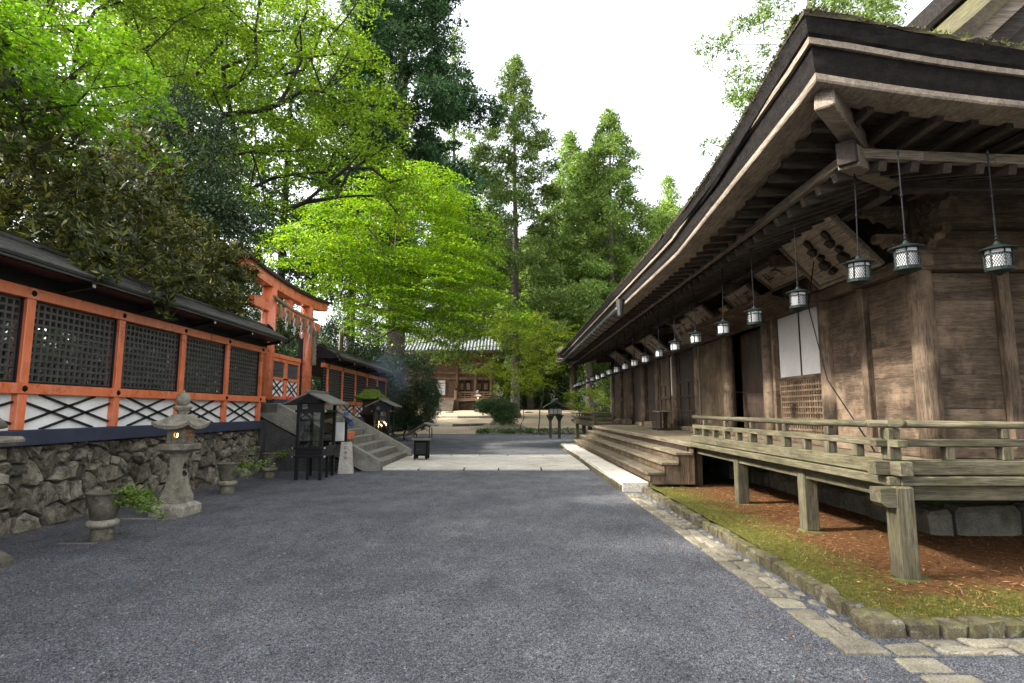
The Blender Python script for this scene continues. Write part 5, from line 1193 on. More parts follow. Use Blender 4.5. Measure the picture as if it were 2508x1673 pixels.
def puffs(rg, centers, n, rad, size, aspect=.35, outb=1.0, upb=.25, tri=False):
    """ball shaped clumps of leaves or needles pointing outward"""
    N_ = len(centers) * n; c = np.repeat(centers, n, 0); d = unit(rg.normal(0, 1, (N_, 3)) + np.array([0, 0, upb])); rr = rad * np.repeat(rg.uniform(.6, 1.3, len(centers)), n) * rg.uniform(.25, 1, N_) ** .5
    pos = c + d * rr[:, None] * np.array([1, 1, .75]); D = unit(d * outb + rg.normal(0, .45, (N_, 3))); Nn = unit(rg.normal(0, 1, (N_, 3)) + np.array([0, 0, .8])); L = rg.uniform(.7, 1.3, N_) * size
    if tri:
        S_ = unit(np.cross(D, Nn)) * (L * aspect * .6)[:, None]; return np.stack([pos + S_, pos - S_, pos + D * L[:, None]], 1).reshape(-1, 3), 3
    return leaf_quads(pos, D, Nn, L, L * aspect, .15)
def rosettes(rg, centers, n, size, aspect=.3):
    N_ = len(centers) * n; c = np.repeat(centers, n, 0); ax = np.repeat(unit(rg.normal(0, .55, (len(centers), 3)) + np.array([.25, -.15, .7])), n, 0); a = np.tile(np.arange(n) * 2.4, len(centers)) + rg.uniform(0, .5, N_)
    t1 = unit(np.cross(ax, np.array([0.2, .9, .1]))); t2 = np.cross(ax, t1); D = unit((t1 * np.cos(a)[:, None] + t2 * np.sin(a)[:, None]) + ax * rg.uniform(-.15, .6, N_)[:, None]); L = rg.uniform(.7, 1.2, N_) * size
    return leaf_quads(c + D * .01 - ax * rg.uniform(0, .06, N_)[:, None], D, unit(ax + rg.normal(0, .2, (N_, 3))), L, L * aspect, -.12)
def broadleaf(label, base, fork, ells, nt, leaf, mat, bark, seed, style='spray', cat='tree', group=None, name='maple_tree', lo=.35, r0=.012, limb=None, step=.7, up=.0, powr=.45):
    rg = np.random.default_rng(seed); root = empty(name, base, label, cat, group); T = in_ell(rg, ells, nt, lo, up)
    branches('trunk', bark, base, fork, T[::2] if limb is None else T[::limb], r0, step, root, seed=seed, powr=powr)
    v, k = leaf(rg, T, fork); o = mesh_np('crown', v, k, mat, root); return root

broadleaf('bright green layered maple with pale stems beyond the torii', (-8.3, 27.0, 1.1), (-8.0, 26.6, 3.4),
          [((-5.4, 26, 9.6), (4.6, 3.6, 2.9)), ((-3.0, 25.5, 7.0), (3.2, 2.8, 1.5)), ((-8.6, 25.5, 8.9), (3.0, 3.0, 1.8)), ((-1.0, 25, 6.0), (1.9, 1.6, 1.0)), ((-5.2, 26, 6.7), (2.8, 2.6, 1.3)), ((-4.6, 26, 11.6), (2.6, 2.4, 1.5)), ((-2.2, 25, 4.7), (1.8, 1.4, .5)), ((-5.4, 25, 5.4), (2.2, 1.6, .7)), ((-3.4, 25, 5.3), (2.0, 1.5, .7)), ((-2.6, 25.6, 8.6), (2.0, 2, 1.2))], 470,
          lambda rg, T, c: sprays(rg, T, c, 165, .95, .03, .105, tilt=.12), MAPLE, BARKP, 21, lo=.5, r0=.017, limb=3)
broadleaf('tall maple with dark spreading limbs above the torii', (-12.5, 19.5, 1.1), (-10.6, 19.0, 8.2),
          [((-7.3, 19, 12.2), (3.6, 3.0, 2.6)), ((-8.8, 18.6, 9.6), (2.8, 2.2, 1.6)), ((-5.4, 19, 10.6), (1.9, 2.0, 1.9)), ((-11.5, 18, 14.2), (3.4, 3.0, 2.2)), ((-4.3, 19.5, 9.2), (1.2, 1.5, .9)), ((-8.0, 19, 15.4), (3.6, 3, 1.8))], 470,
          lambda rg, T, c: sprays(rg, T, c, 85, .58, .05, .10), MAPLE2, BARKD, 22, lo=.3, r0=.028, limb=3)
broadleaf('maple with fresh green star leaves hanging over the lattice fence', (-9.6, 5.6, 1.1), (-8.9, 6.2, 5.0),
          [((-6.4, 7.4, 6.3), (1.5, 1.2, .85)), ((-5.4, 7.6, 5.65), (.75, .8, .32)), ((-7.4, 7.2, 7.2), (1.6, 1.4, .9)), ((-7.6, 8.2, 6.0), (1.2, 1.0, .8))], 230,
          lambda rg, T, c: sprays(rg, T, c, 34, .34, .05, .078, lobes=5), MAPLE3, BARKD, 23, lo=.2, r0=.006, step=.35)
broadleaf('dark limbed maple filling the top of the grove', (-16, 15.5, 1.1), (-13.2, 15.5, 9.0),
          [((-12.0, 15, 13.0), (3.2, 3.0, 2.6)), ((-14.5, 15, 11), (3, 3, 2.4)), ((-9.6, 14.5, 13.8), (2.6, 2.4, 1.6))], 260,
          lambda rg, T, c: sprays(rg, T, c, 85, .55, .07, .10), MAPLE2, BARKD, 24, lo=.3, r0=.02, limb=3)
# rhododendron-like evergreens overhanging the fence roof
broadleaf('brownish broad leaved evergreen overhanging the fence roof', (-8.6, 8.4, 1.1), (-8.0, 8.4, 3.6),
          [((-7.6, 7.4, 5.3), (1.5, 2.4, 1.6)), ((-7.35, 9.6, 4.9), (1.25, 1.8, 1.2)), ((-6.4, 8.6, 4.2), (.6, 1.3, .5)), ((-6.0, 8.2, 3.72), (.3, .5, .28)), ((-5.92, 9.5, 3.60), (.28, .5, .28)), ((-5.85, 9.75, 3.3), (.16, .2, .16)), ((-6.3, 10.4, 4.1), (.5, .8, .4)), ((-8.0, 5.0, 5.4), (1.6, 2.0, 1.6))], 2900,
          lambda rg, T, c: rosettes(rg, T, 10, .16, .28), RHODO, BARKD, 31, lo=.35, r0=.006, limb=14, step=.4, name='evergreen_tree')
broadleaf('dark olive evergreen shading the fence roof before the torii', (-8.4, 12.6, 1.1), (-7.9, 12.6, 3.6),
          [((-7.5, 12.2, 4.9), (1.15, 1.9, 1.25)), ((-7.5, 13.9, 4.7), (.9, 1.1, 1.0)), ((-7.7, 10.8, 6.1), (1.2, 1.4, 1.2)), ((-6.65, 13.7, 5.15), (.55, .7, .55)), ((-6.6, 12.6, 4.15), (.5, 1.6, .4)), ((-7.3, 14.5, 4.4), (.5, .5, .6))], 2300,
          lambda rg, T, c: rosettes(rg, T, 10, .145, .28), RHODO, BARKD, 32, lo=.35, r0=.006, limb=14, step=.4, name='evergreen_tree')
for i, (y, zc, lab) in enumerate(((2.6, 6.6, 'added unseen evergreen beside the picture edge, shading the near gravel'), (-2.4, 6.6, 'added unseen evergreen behind the viewer, shading the near gravel'))):  # trees added out of view to keep sun off the near gravel
    broadleaf(lab, (-9.6, y, 1.1), (-9.4, y, 3.0), [((-9.2, y, zc), (2.0, 2.8, 3.2))], 420, lambda rg, T, c: puffs(rg, T, 50, .5, .15, .5), EVER, BARKD, 36 + i, lo=.4, r0=.009, limb=6, name='evergreen_tree', group='added shade trees out of view')
broadleaf('dark small leaved evergreen tree behind the fence', (-10.4, 16.0, 1.1), (-9.8, 15.8, 4.8),
          [((-9.4, 15.6, 8.4), (1.7, 1.6, 2.3)), ((-8.2, 15.4, 6.7), (1.5, 1.4, 1.1)), ((-10.5, 15, 6.4), (1.6, 1.6, 1.6))], 620,
          lambda rg, T, c: puffs(rg, T, 90, .34, .085, .5), EVER, BARKD, 33, lo=.3, r0=.008, limb=5, name='evergreen_tree')
broadleaf('dark evergreen thicket behind the torii pillars', (-9.4, 18.6, 1.1), (-9.2, 18.6, 2.6),
          [((-8.9, 18.6, 4.6), (1.2, 3.4, 2.0)), ((-9.0, 22.5, 4.3), (1.3, 2.6, 1.5)), ((-9.2, 26.8, 3.9), (1.0, 2.4, 1.1))], 620,
          lambda rg, T, c: puffs(rg, T, 80, .34, .09, .5), EVER, BARKD, 34, lo=.5, r0=.008, limb=6, name='evergreen_shrub', cat='shrub')
for i, (y, lab) in enumerate(((3.2, 'added dark shrub behind the fence lattice at the picture edge'), (6.2, 'added dark shrub behind the first whole lattice bays'), (9.6, 'added dark shrub behind the middle lattice bays'), (13.0, 'added dark shrub behind the last lattice bays before the torii'))):
    broadleaf(lab, (-9.3, y, 1.1), (-9.3, y, 1.5), [((-9.2, y, 2.2), (1.0, 1.9, 1.2))], 150, lambda rg, T, c: puffs(rg, T, 60, .38, .12, .5), EVER, BARKD, 40 + i, lo=.5, r0=.006, limb=6, name='evergreen_shrub', cat='shrub', group='shrubs behind the fence')  # shrubs put in to keep the view through the lattice dark
for i, (x, y, z, rx, ry, rz, lab) in enumerate(((-11.5, 32, 3.6, 2.6, 2.4, 2.6, 'dark thicket under the bright maple beside the fence end'), (-9.6, 37, 3.4, 2.2, 2.0, 2.4, 'dark thicket filling the gap beside the clipped bush'), (-14.5, 26, 4.0, 2.4, 4.0, 2.6, 'dark thicket deep behind the beyond-torii fence'), (-15, 40, 4.2, 3.0, 3.0, 3.2, 'dark thicket below the huge cedar'), (-9.4, 33.5, 4.6, 2.2, 1.8, 3.0, 'dark thicket rising behind the fence end'))):
    broadleaf(lab, (x, y, gz(x, y)), (x, y, gz(x, y) + .6), [((x, y, z), (rx, ry, rz))], 330, lambda rg, T, c: puffs(rg, T, 55, .5, .14, .45), EVER, BARKD, 140 + i, lo=.6, r0=.008, limb=8, name='evergreen_shrub', cat='shrub')
for i, (x, y, rx, h, lab) in enumerate(((3.5, 64, 5, 4.5, 'low green understorey bushes beyond the young maples'), (13, 56, 5, 5, 'understorey bushes beyond the hall far end'), (-1, 75, 6, 5, 'understorey bushes to one side of the far hall'), (22, 50, 6, 7, 'understorey bushes hidden behind the hall'), (-18, 62, 6, 7, 'understorey bushes behind the far hall corner'), (7, 78, 7, 6, 'understorey bushes deep in the forest edge'))):
    g_ = gz(x, y); broadleaf(lab, (x, y, g_), (x, y, g_ + .6), [((x, y, g_ + h * .45), (rx, 2.5, h * .55))], 260, lambda rg, T, c: puffs(rg, T, 45, .75, .26, .45), CONIF2 if i % 2 else BUSHM, BARKD, 150 + i, lo=.5, r0=.008, limb=8, name='understorey_bush', cat='bush')
broadleaf('clipped dark green round bush before the far hall', (-5.75, 31.6, .0), (-5.75, 31.6, .9), [((-5.7, 31.6, 2.7), (1.85, 1.7, 2.25)), ((-4.9, 31.3, 1.9), (1.05, 1.1, 1.3))], 760,
          lambda rg, T, c: puffs(rg, T, 80, .26, .075, .5), EVER, BARKD, 51, lo=.75, r0=.01, limb=8, name='round_bush', cat='bush')
broadleaf('small leafy shrub growing on the mossy root mound', (-.75, 41.8, .5), (-.75, 41.8, 1.1), [((-.9, 41.6, 1.9), (1.5, 1.2, .65)), ((-.3, 41.4, 1.3), (1.0, .9, .6)), ((-2.0, 41.8, 1.9), (.7, .7, .4))], 230,
          lambda rg, T, c: puffs(rg, T, 70, .28, .11, .4), BUSHM, BARK, 52, lo=.4, r0=.009, limb=3, name='leafy_shrub', cat='shrub')
broadleaf('thin young maple turning yellow behind the timber lantern', (1.9, 39.6, .05), (2.3, 39.6, 3.2), [((3.6, 39.6, 6.2), (3.4, 2.4, 1.3)), ((.9, 39, 7.2), (2.4, 2, 1.3)), ((2.4, 39.4, 4.9), (2.2, 1.6, .7))], 210,
          lambda rg, T, c: sprays(rg, T, c, 60, .62, .04, .11), MAPLEY, BARK, 53, lo=.3, r0=.007, limb=2)
broadleaf('low young maple with pale green sprays left of the timber lantern', (.7, 38.9, .02), (.9, 38.8, 1.6), [((.8, 38.8, 3.4), (2.0, 1.6, 1.0)), ((5.2, 40, 2.4), (1.6, 1.2, .9)), ((-1.2, 40, 4.4), (1.4, 1.2, .7))], 120,
          lambda rg, T, c: sprays(rg, T, c, 55, .55, .04, .11), MAPLEY, BARK, 54, lo=.3, r0=.006, limb=2)
# root mound
mb = MB(); P_ = []
for i in range(25):
    row = []
    for j in range(41):
        a = 2 * math.pi * j / 40; rr = 2.3 * i / 24 * (1 + .25 * math.sin(5 * a + .4) * (i / 24)); x, y = -.55 + rr * math.cos(a) * 1.05, 41.8 + rr * math.sin(a) * .8
        row.append((x, y, gz(x, y) + .95 * (1 - i / 24) ** 1.6 * (1 + .25 * math.sin(9 * a)) + .1 * fbm((x, y, 0), 2.2) * (1 - i / 24) - .02))
    P_.append(row)
rm = mb.grid(P_).build('root_mound', BARKP, None, smooth=True); tag(rm, 'mossy mound of old tree roots under the leafy shrub', 'root mound')

# ---------------------------------------------------------------- conifers
def conifer(label, base, H, zlow, rmax, mat, bark, seed, nb=150, clump=5, n=26, rad=.55, size=.34, tr=.45, taper=.9, sparse=1.0, group='tall conifers', shape=1.0, droop=.25):
    rg = np.random.default_rng(seed); root = empty('cedar_tree', base, label, 'tree', group); b = np.array(base, float)
    mb = MB(); pts = [(b[0] + .12 * math.sin(t * 5 + seed) * t, b[1], b[2] + H * t) for t in (0, .02, .25, .5, .75, 1)]
    mb.tube(pts, [tr * 1.35, tr, tr * .8, tr * .55, tr * .3, .03], 10).build('trunk', bark if mat is not CEDAR else BARK, root, smooth=True)
    C = []; mb = MB(); ga = 2.4; ph = rg.uniform(0, 6, 3)
    for i in range(nb):
        t = (i + rg.uniform(0, 1)) / nb; z = zlow + (H - zlow) * t; a = i * ga + rg.uniform(-.5, .5)
        lump = 1 + .28 * math.sin(3 * a + ph[0] + 9 * t) + .22 * math.sin(21 * t + ph[1]) + .15 * math.sin(2 * a - 34 * t + ph[2])
        L = rmax * ((1 - t) ** taper) * rg.uniform(.6, 1.12) * lump * (min(1, .6 + t * 3) if shape else 1) + .3
        d = np.array([math.cos(a), math.sin(a)]); p0 = b + np.array([0, 0, z]); rise_ = rg.uniform(.02, .30); prev = p0
        for q in range(1, 4):
            f = q / 3; p = p0 + np.array([d[0] * L * f, d[1] * L * f, L * (rise_ * f - droop * f * f)]); mb.cyl(prev, p, .045 * (1 - t * .6) * (1.2 - f * .9), .045 * (1 - t * .6) * (1.15 - f), 4, False); prev = p
        m = max(2, int(clump * L / rmax * 1.3 + 1))
        for q in range(m):
            f = rg.uniform(.42, 1.04) ** .55
            if rg.uniform() > sparse: continue
            C.append(p0 + np.array([d[0] * L * f + rg.normal(0, .10 * L), d[1] * L * f + rg.normal(0, .10 * L), L * (rise_ * f - droop * f * f) + rg.normal(0, .10)]))
    mb.build('limbs', bark, root, kind='stuff')
    C.append(b + np.array([0, 0, H])); C = np.array(C); v, k = puffs(rg, C, int(n * 1.9), rad, size * .72, .36, 1.0, .2, True); mesh_np('crown', v, k, mat, root); return root
conifer('huge dense dark cedar rising behind the bright maple', (-8.2, 41, .3), 44, 10, 6.3, CEDAR, CEDARB, 61, nb=330, clump=10, n=30, rad=.62, size=.40, tr=.7, taper=.55)
conifer('slender sparse conifer with bare trunk beside the huge cedar', (-6.3, 61, 1.8), 43, 20, 4.8, CONIF, CEDARB, 62, nb=90, clump=5, n=26, rad=.62, size=.42, sparse=.7, tr=.4)
conifer('tall pointed conifer standing alone in the gap of sky', (.45, 50, 1.1), 33, 5, 7.2, CONIF, CEDARB, 63, nb=250, clump=10, n=26, rad=.52, size=.36, taper=.8, tr=.42)
conifer('tall cedar with leaning top behind the young maples', (6.6, 60, 1.8), 30, 4, 6.6, CONIF2, CEDARB, 64, nb=200, clump=9, n=26, rad=.6, size=.42, taper=.8, tr=.42)
conifer('broad light green cedar near the far hall eave', (9.3, 51, 1.3), 28, 5, 6.8, CONIF2, CEDARB, 65, nb=220, clump=9, n=28, rad=.55, size=.38, taper=.8, tr=.42)
conifer('distant cedar top peeping over the hall roof edge', (22, 76, 2.5), 31, 8, 6, CONIF2, CEDARB, 66, nb=110, clump=5, n=22, rad=.75, size=.5)
conifer('sparse conifer rising behind the hall roof corner', (17.5, 31, 1.0), 34, 15, 6.0, CONIF, CEDARB, 67, nb=90, clump=7, n=30, rad=.55, size=.30, sparse=.75, tr=.4, taper=.6)
conifer('second sparse conifer behind the hall gable', (25, 37, 1.0), 36, 14, 6.5, CONIF, CEDARB, 68, nb=90, clump=7, n=26, rad=.6, size=.34, sparse=.75, tr=.4, taper=.6)
LB = [(-33, 36, 36, 'dark cedar at the edge of the grove behind the shrine'), (-26, 38, 37, 'dark cedar behind the dark limbed maple'), (-20.5, 35, 38, 'pale trunked cedar seen through the gap behind the evergreens'), (-17.5, 43, 38, 'dark cedar behind the tall maple'), (-13.2, 47, 40, 'dark cedar to one side of the huge cedar'), (-30, 12, 34, 'cedar shading the back of the shrine grove'), (-20, 31.5, 33, 'cedar with a dark trunk close behind the shrine pavilion')]
for i, (x, y, h, lab) in enumerate(LB): conifer(lab, (x, y, 1.0), h, 9 if i != 2 else 12, 4.2, CEDAR if i % 2 else CONIF, CEDARB, 70 + i, nb=130, clump=6, n=20, rad=.75, size=.5, taper=.6, tr=.42, sparse=.8, group='cedars of the shrine grove')
BB = [(-2.5, 72, 25), (3.2, 70, 22), (7.4, 53.5, 25), (12.5, 66, 24), (16.5, 60, 22), (13.5, 80, 27), (21, 66, 20), (-.5, 84, 28), (5.5, 88, 27), (-8, 78, 30), (-14, 74, 30), (27, 84, 26), (2.2, 62, 19), (10.8, 58.5, 20), (-4.5, 66, 24), (18, 92, 30), (10, 100, 32)]
bl = ['light green cedar of the forest edge beyond the sandy terrace', 'mid green cedar of the forest edge beyond the sandy terrace', 'dark green cedar of the forest edge beyond the sandy terrace', 'straight grey trunked cedar by the hall far end']
for i, (x, y, h) in enumerate(BB): conifer(bl[3] if i == 2 else bl[(0, 1, 0, 2)[i % 4]], (x, y, gz(x, y) - .1), h, 3.5 if i not in (2, 13) else 7, 3.8, (CONIF2, CONIF, CONIF2, CEDAR)[i % 4], CEDARB, 90 + i, nb=120, clump=7, n=18, rad=.85, size=.55, taper=.7, tr=.38, group='cedars of the forest edge')
for i, (x, y, rx, h, lab) in enumerate(((-19, 31, 4, 6, 'dark undergrowth at the foot of the grove cedars'), (-24, 22, 4, 6, 'dark undergrowth beyond the shrine pavilion'), (-20, 46, 5, 7, 'dark undergrowth far behind the fence'), (-17, 17, 2.5, 4.5, 'dark undergrowth behind the shrine pavilion roof'))):
    g_ = gz(x, y); broadleaf(lab, (x, y, g_), (x, y, g_ + .6), [((x, y, g_ + h * .45), (rx, 4, h * .55))], 260, lambda rg, T, c: puffs(rg, T, 45, .7, .24, .45), EVER, BARKD, 170 + i, lo=.5, r0=.008, limb=8, name='evergreen_shrub', cat='shrub')
# --- low ground cover along the end of the gravel
rg = np.random.default_rng(5); C = np.column_stack([rg.uniform(-2.2, 6.8, 260), rg.uniform(39.35, 40.1, 260), rg.uniform(.02, .28, 260)])
v, k = puffs(rg, C, 22, .16, .13, .3, 1.0, .8); o = mesh_np('ground_cover', v, k, BUSHM, None); tag(o, None, None, None, 'stuff')
for i in range(16):
    x = 1.6 + i * .33; o = rock(x, x + .3, 38.9 + jit(.05), 39.2, .0, .26 + jit(.06), .08, .04).build('edging_boulder', FOUND, None); tag(o, 'small dark boulder edging the gravel near the timber lantern', 'boulder', 'boulders edging the gravel')
for yy, xa, xb in ((44.12, -9.5, -1.2), (50.12, -10.5, -2.6)):
    x = xa
    while x < xb:
        L = random.uniform(1.0, 1.9); w_ = xa + (xb - xa) * .3 < x < xa + (xb - xa) * .62
        o = rock(x, x + L - .04, yy - .2, yy + .18, gz(x, yy - .3) - .06, gz(x, yy + .3) + .02, .03, .02).build('terrace_sill', SLAB if w_ else FOUND, None)
        tag(o, ('pale' if w_ else 'dark rough') + (' stone sill of the lower terrace step' if yy < 47 else ' stone sill of the upper terrace step'), 'sill', 'stone sills of the terrace'); x += L
# --- fallen needles on the moss bed
n = 9000; C = np.column_stack([rg.uniform(2.78, 7.1, n), rg.uniform(4.45, 11.5, n), np.zeros(n)]); C[:, 2] = .145 - .03 * np.clip(C[:, 0] - 3, 0, 1) + .006
keep = (np.minimum(C[:, 0] - 2.78, C[:, 1] - 4.45) + rg.normal(0, .25, n)) > .25; C = C[keep]; n = len(C)
for q in range(n): C[q, 2] = mz(C[q, 0], C[q, 1]) + rg.uniform(.002, .014)
NEED = leafmat('fallen_needles', [(0, (.08, .03, .012)), (.6, (.24, .11, .04)), (1, (.42, .24, .10))], .05)
D = unit(rg.normal(0, 1, (n, 3)) * np.array([1, 1, .12])); v, k = leaf_quads(C, D, unit(np.array([0, 0, 1.0]) + rg.normal(0, .3, (n, 3))), rg.uniform(.03, .09, n), rg.uniform(.006, .012, n), 0); o = mesh_np('fallen_needles', v, k, NEED, None); o['kind'] = 'stuff'
n = 7000; C = np.column_stack([rg.uniform(2.74, 4.1, n), rg.uniform(4.4, 11.5, n), np.zeros(n)]); C2 = np.column_stack([rg.uniform(2.74, 7, n // 2), rg.uniform(4.4, 5.0, n // 2), np.zeros(n // 2)]); C = np.concatenate([C, C2]); n = len(C)
keep = (np.minimum(C[:, 0] - 2.74, C[:, 1] - 4.4) + rg.normal(0, .2, n)) < .45; C = C[keep]; n = len(C)
for q in range(n): C[q, 2] = mz(C[q, 0], C[q, 1]) - .002
MOSSL = leafmat('moss_tufts', [(0, (.055, .060, .01)), (.6, (.13, .125, .022)), (1, (.23, .20, .05))], .2)
D = unit(rg.normal(0, .7, (n, 3)) + np.array([0, 0, 1.0])); v, k = leaf_quads(C, D, unit(rg.normal(0, 1, (n, 3))), rg.uniform(.012, .03, n), rg.uniform(.006, .014, n), 0); o = mesh_np('moss_tufts', v, k, MOSSL, None); o['kind'] = 'stuff'

v, k = puffs(rg, MOSS_PTS, 4, .025, .03, .45, 1.0, .6); MOSSF = leafmat('roof_moss', [(0, (.02, .028, .006)), (.6, (.06, .075, .015)), (1, (.15, .16, .03))], .2); o = mesh_np('roof_moss', v, k, MOSSF, hall); o['kind'] = 'stuff'
n = 90; C = np.column_stack([rg.uniform(-5, 2.1, n), rg.uniform(2.6, 14, n), np.full(n, .034)]); C3 = np.column_stack([-6.35 + np.abs(rg.normal(0, .4, 700)), rg.uniform(4, 15, 700), np.full(700, .032)]); C4 = np.column_stack([2.12 - np.abs(rg.normal(0, .25, 130)), rg.uniform(3, 12, 130), np.full(130, .032)]); C = np.concatenate([C, C3, C4]); n = len(C); D = unit(rg.normal(0, 1, (n, 3)) * np.array([1, 1, .1]))
v, k = leaf_quads(C, D, unit(np.array([0, 0, 1.0]) + rg.normal(0, .25, (n, 3))), rg.uniform(.018, .04, n), rg.uniform(.012, .026, n), .1); o = mesh_np('fallen_leaves', v, k, NEED, None); o['kind'] = 'stuff'

# --- loose pebbles lying on the near gravel
n = 26000; yy = 1.9 + 6.5 * rg.uniform(0, 1, n) ** 1.5; xx = rg.uniform(-1, 1, n) * (yy * .95 + .3); keep = (xx < 2.15) & (xx > -5.6); xx, yy = xx[keep], yy[keep]; n = len(xx)
C = np.column_stack([xx, yy, np.array([.016 + .010 * fbm((a, b, 3), .9) for a, b in zip(xx, yy)])]); r_ = rg.uniform(.004, .0095, n)[:, None]
b1 = unit(rg.normal(0, 1, (n, 3)) * np.array([1, 1, .0])); b2 = np.column_stack([-b1[:, 1], b1[:, 0], np.zeros(n)]); up_ = np.array([0, 0, 1.0])
p1, p2, p3, p4 = C + b1 * r_ * 1.5, C - b1 * r_ * .7 + b2 * r_ * 1.1, C - b1 * r_ * .7 - b2 * r_ * 1.1, C + up_ * r_ * rg.uniform(.7, 1.3, (n, 1)) + b1 * r_ * .2
v = np.stack([p1, p2, p4, p2, p3, p4, p3, p1, p4], 1).reshape(-1, 3)
vi = np.stack([p1, p2, p3, p4], 1).reshape(-1, 3).astype(np.float32); fi = (np.arange(n)[:, None] * 4 + np.array([[0, 1, 3, 1, 2, 3, 2, 0, 3]])).ravel().astype(np.int32)
me = bpy.data.meshes.new('pebbles'); me.vertices.add(len(vi)); me.vertices.foreach_set('co', vi.ravel()); me.loops.add(len(fi)); me.loops.foreach_set('vertex_index', fi); me.polygons.add(len(fi) // 3); me.polygons.foreach_set('loop_start', np.arange(0, len(fi), 3, dtype=np.int32)); me.polygons.foreach_set('loop_total', np.full(len(fi) // 3, 3, dtype=np.int32))
PEB = leafmat('pebble', [(0, (.03, .031, .036)), (.6, (.09, .093, .103)), (.95, (.20, .205, .22)), (1, (.34, .33, .32))], .0, .8, .2); me.materials.append(PEB); me.update(calc_edges=True); o = link('pebbles', me); o['kind'] = 'stuff'
# ================================================================ far hall at the end of the terrace
FH = (-7.0, 57, 1.58); fh = empty('far_hall', FH, 'old timber temple hall with pale tiled roof at the end of the terrace', 'hall'); FB = lambda nm, mat, *a, **k: MB().box(*a, **k).build(nm, mat, fh)
TILE = paint('roof_tile', (.17, .185, .185), .5, .35, .35, scale=3); FW = woods('far_timber', (.14, .085, .055), (.30, .19, .125), blotch=.4)
y0 = 57.0; zg = 1.5; zd = 2.85
FB('deck', FW['x'], -13, -1.3, y0, y0 + 9, zd - .12, zd, b=.02); FB('deck_fascia', FW['x'], -13, -1.3, y0 - .03, y0 - .001, zd - .3, zd - .02)
for x in (-12.8, -10.9, -9.0, -5.2, -3.3, -1.5): FB('veranda_post', FW['z'], x - .12, x + .12, y0 + .1, y0 + .34, zg - .2, zd - .121, b=.02)
FB('underfloor', FW['x'], -12.6, -1.6, y0 + 1.2, y0 + 1.3, zg - .2, zd - .3)
FB('underfloor_panel', WM['x'], -5.0, -3.5, y0 + .3, y0 + .34, zg - .1, zd - .45)
for k in range(7): FB('step', WL['x'], -8.6, -5.5, y0 - 1.9 + k * .27, y0 - 1.58 + k * .27, zg - .2, zg + .1 + k * .185, b=.015)
for x in (-8.75, -5.38):
    FB('stair_post', FW['z'], x - .11, x + .11, y0 - .12, y0 + .1, zg - .2, 3.6, b=.02); MB().lathe([(.09, 3.6), (.13, 3.66), (.12, 3.76), (.03, 3.86)], 10, (x, y0 - .01, 0)).build('post_cap', IRON, fh)
for xa, xb in ((-13, -8.85), (-5.26, -1.2)):
    for z in (2.95, 3.18, 3.40): FB('rail', FW['x'], xa, xb, y0 + .02, y0 + .1, z, z + .06)
    for x in frange(xa + .3, xb - .2, 1.3): FB('rail_post', FW['z'], x - .035, x + .035, y0 + .02, y0 + .09, zd, 3.4)
wy = y0 + 2.2
FB('wall', FW['x'], -12.6, -1.8, wy + .1, wy + .2, zd, 7.2)
for x in (-12.6, -9.95, -8.7, -5.4, -2.6 - .9, -1.9): MB().cyl((x, wy, zd), (x, wy, 7.0), .19, .18, 14).build('column', FW['z'], fh, smooth=True)
for z, h in ((4.75, .3), (5.35, .28), (6.15, .34), (6.8, .25)): FB('tie_beam', FW['x'], -13, -1.5, wy - .14, wy + .1, z, z + h, b=.02)
for x in (-8.0, -7.1): FB('white_door', PLAS, x - .42, x + .42, wy - .02, wy + .08, zd + .35, 4.4); 
FB('transom', PLAS, -7.5, -6.68, wy - .02, wy + .08, 4.45, 4.7)
for xa in (-5.0, -4.3, -3.2, -2.5): FB('door_leaf', WB['x'], xa - .3, xa + .3, wy + .02, wy + .09, zd + .05, 4.7); FB('door_panel', FW['x'], xa - .2, xa + .2, wy - .005, wy + .019, zd + .9, 4.4)
for x in (-12.6, -9.95, -8.7, -7.05, -5.4, -3.6, -1.9):
    for k, w_ in enumerate((.3, .55, .8)): FB('bracket_arm', FW['x'], x - w_, x + w_, wy - .35 - .2 * k, wy - .2 - .2 * k, 6.55 + .2 * k, 6.7 + .2 * k, b=.02)
ez = 7.55; ey = y0 - .6; exl, exr = -14.6, .2
def rz_(t): return ez + .42 * t + .055 * t * t
MB().grid([[(exl + t * .85, ey + t, rz_(t)), (exr - t * .85, ey + t, rz_(t))] for t in (0, 1, 2, 3, 4, 5, 6)]).build('roof_slope', TILE, fh, smooth=True)
MB().grid([[(exr - t * .85, ey + t, rz_(t)), (exr - t * .85, y0 + 12 - t, rz_(t))] for t in (0, 1, 2, 3, 4, 5, 6)]).build('roof_slope', TILE, fh, smooth=True)
MB().grid([[(exl + t * .85, ey + t, rz_(t)), (exl + t * .85, y0 + 12 - t, rz_(t))] for t in (0, 1, 2, 3, 4, 5, 6)]).build('roof_slope', TILE, fh, smooth=True)
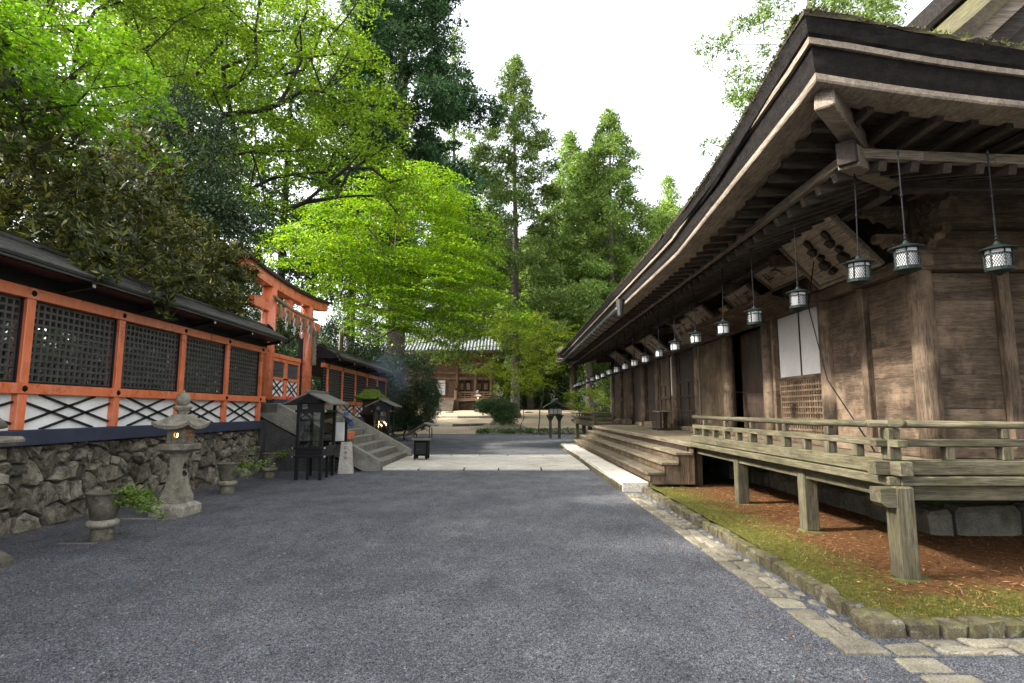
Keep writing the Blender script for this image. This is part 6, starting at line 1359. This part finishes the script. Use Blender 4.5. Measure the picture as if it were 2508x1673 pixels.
for i, x in enumerate(frange(exl + .3, exr - .3, .34)):
    tm = min(6.0, (x - exl) / .85, (exr - x) / .85)
    if tm > .4: MB().tube([(x, ey + t, rz_(t) + .03) for t in frange(-.03, tm, 1.2)], .075, 6).build('tile_row', TILE, fh, smooth=True)
FB('ridge', TILE, -9.6, -4.8, ey + 5.8, ey + 6.2, rz_(6), rz_(6) + .7, b=.06)
FB('eave_beam', FW['x'], exl + .2, exr - .2, ey + .05, ey + .14, ez - .22, ez - .03)
for x in frange(exl + .4, exr - .4, .45): MB().beam((x, ey + .1, ez - .26), (x, wy, ez + .3), .09, .1).build('rafter', FW['y'], fh)
MB().add([(exl + .2, ey + .1, ez - .02), (exr - .2, ey + .1, ez - .02), (exr - 1, wy + .3, ez + .45), (exl + 1, wy + .3, ez + .45)], [(0, 1, 2, 3)]).build('soffit', FW['x'], fh)
# pale stone lantern before the far hall and dark one at the bush foot
o = copy_tree(bpy.data.objects['stone_lantern.002']); place(o, (-3.05, 54.6, gz(-3.05, 54.6)), 0, 1.05); tag(o, 'pale slender stone lantern before the far hall veranda', 'lantern', 'stone lanterns')
for c in o.children:
    if c.type == 'MESH' and c.name.split('.')[0] != 'flame': 
        c.data = c.data.copy(); c.data.materials.clear(); c.data.materials.append(CONC)

# --- blue incense smoke drifting from the candle cabinet beyond the stairs
sm_ = bpy.data.materials.new('smoke'); sm_.use_nodes = True; nt = sm_.node_tree; nt.nodes.clear(); out = nt.nodes.new('ShaderNodeOutputMaterial'); pv = nt.nodes.new('ShaderNodeVolumePrincipled')
pv.inputs['Color'].default_value = (.45, .60, .95, 1); pv.inputs['Density'].default_value = .035; nt.links.new(pv.outputs[0], out.inputs['Volume'])
mb = MB().lathe([(.02, 0), (.35, .25), (.75, .8), (.9, 1.4), (.75, 2.0), (.35, 2.4), (.02, 2.55)], 20, (-5.0, 23.6, 1.6)); mb.V = [(v[0] + .25 * fbm(v, .9), v[1] + .25 * fbm((v[1], v[2], v[0]), .9), v[2]) for v in mb.V]
o = mb.build('incense_smoke', sm_, None, smooth=True); o['kind'] = 'stuff'
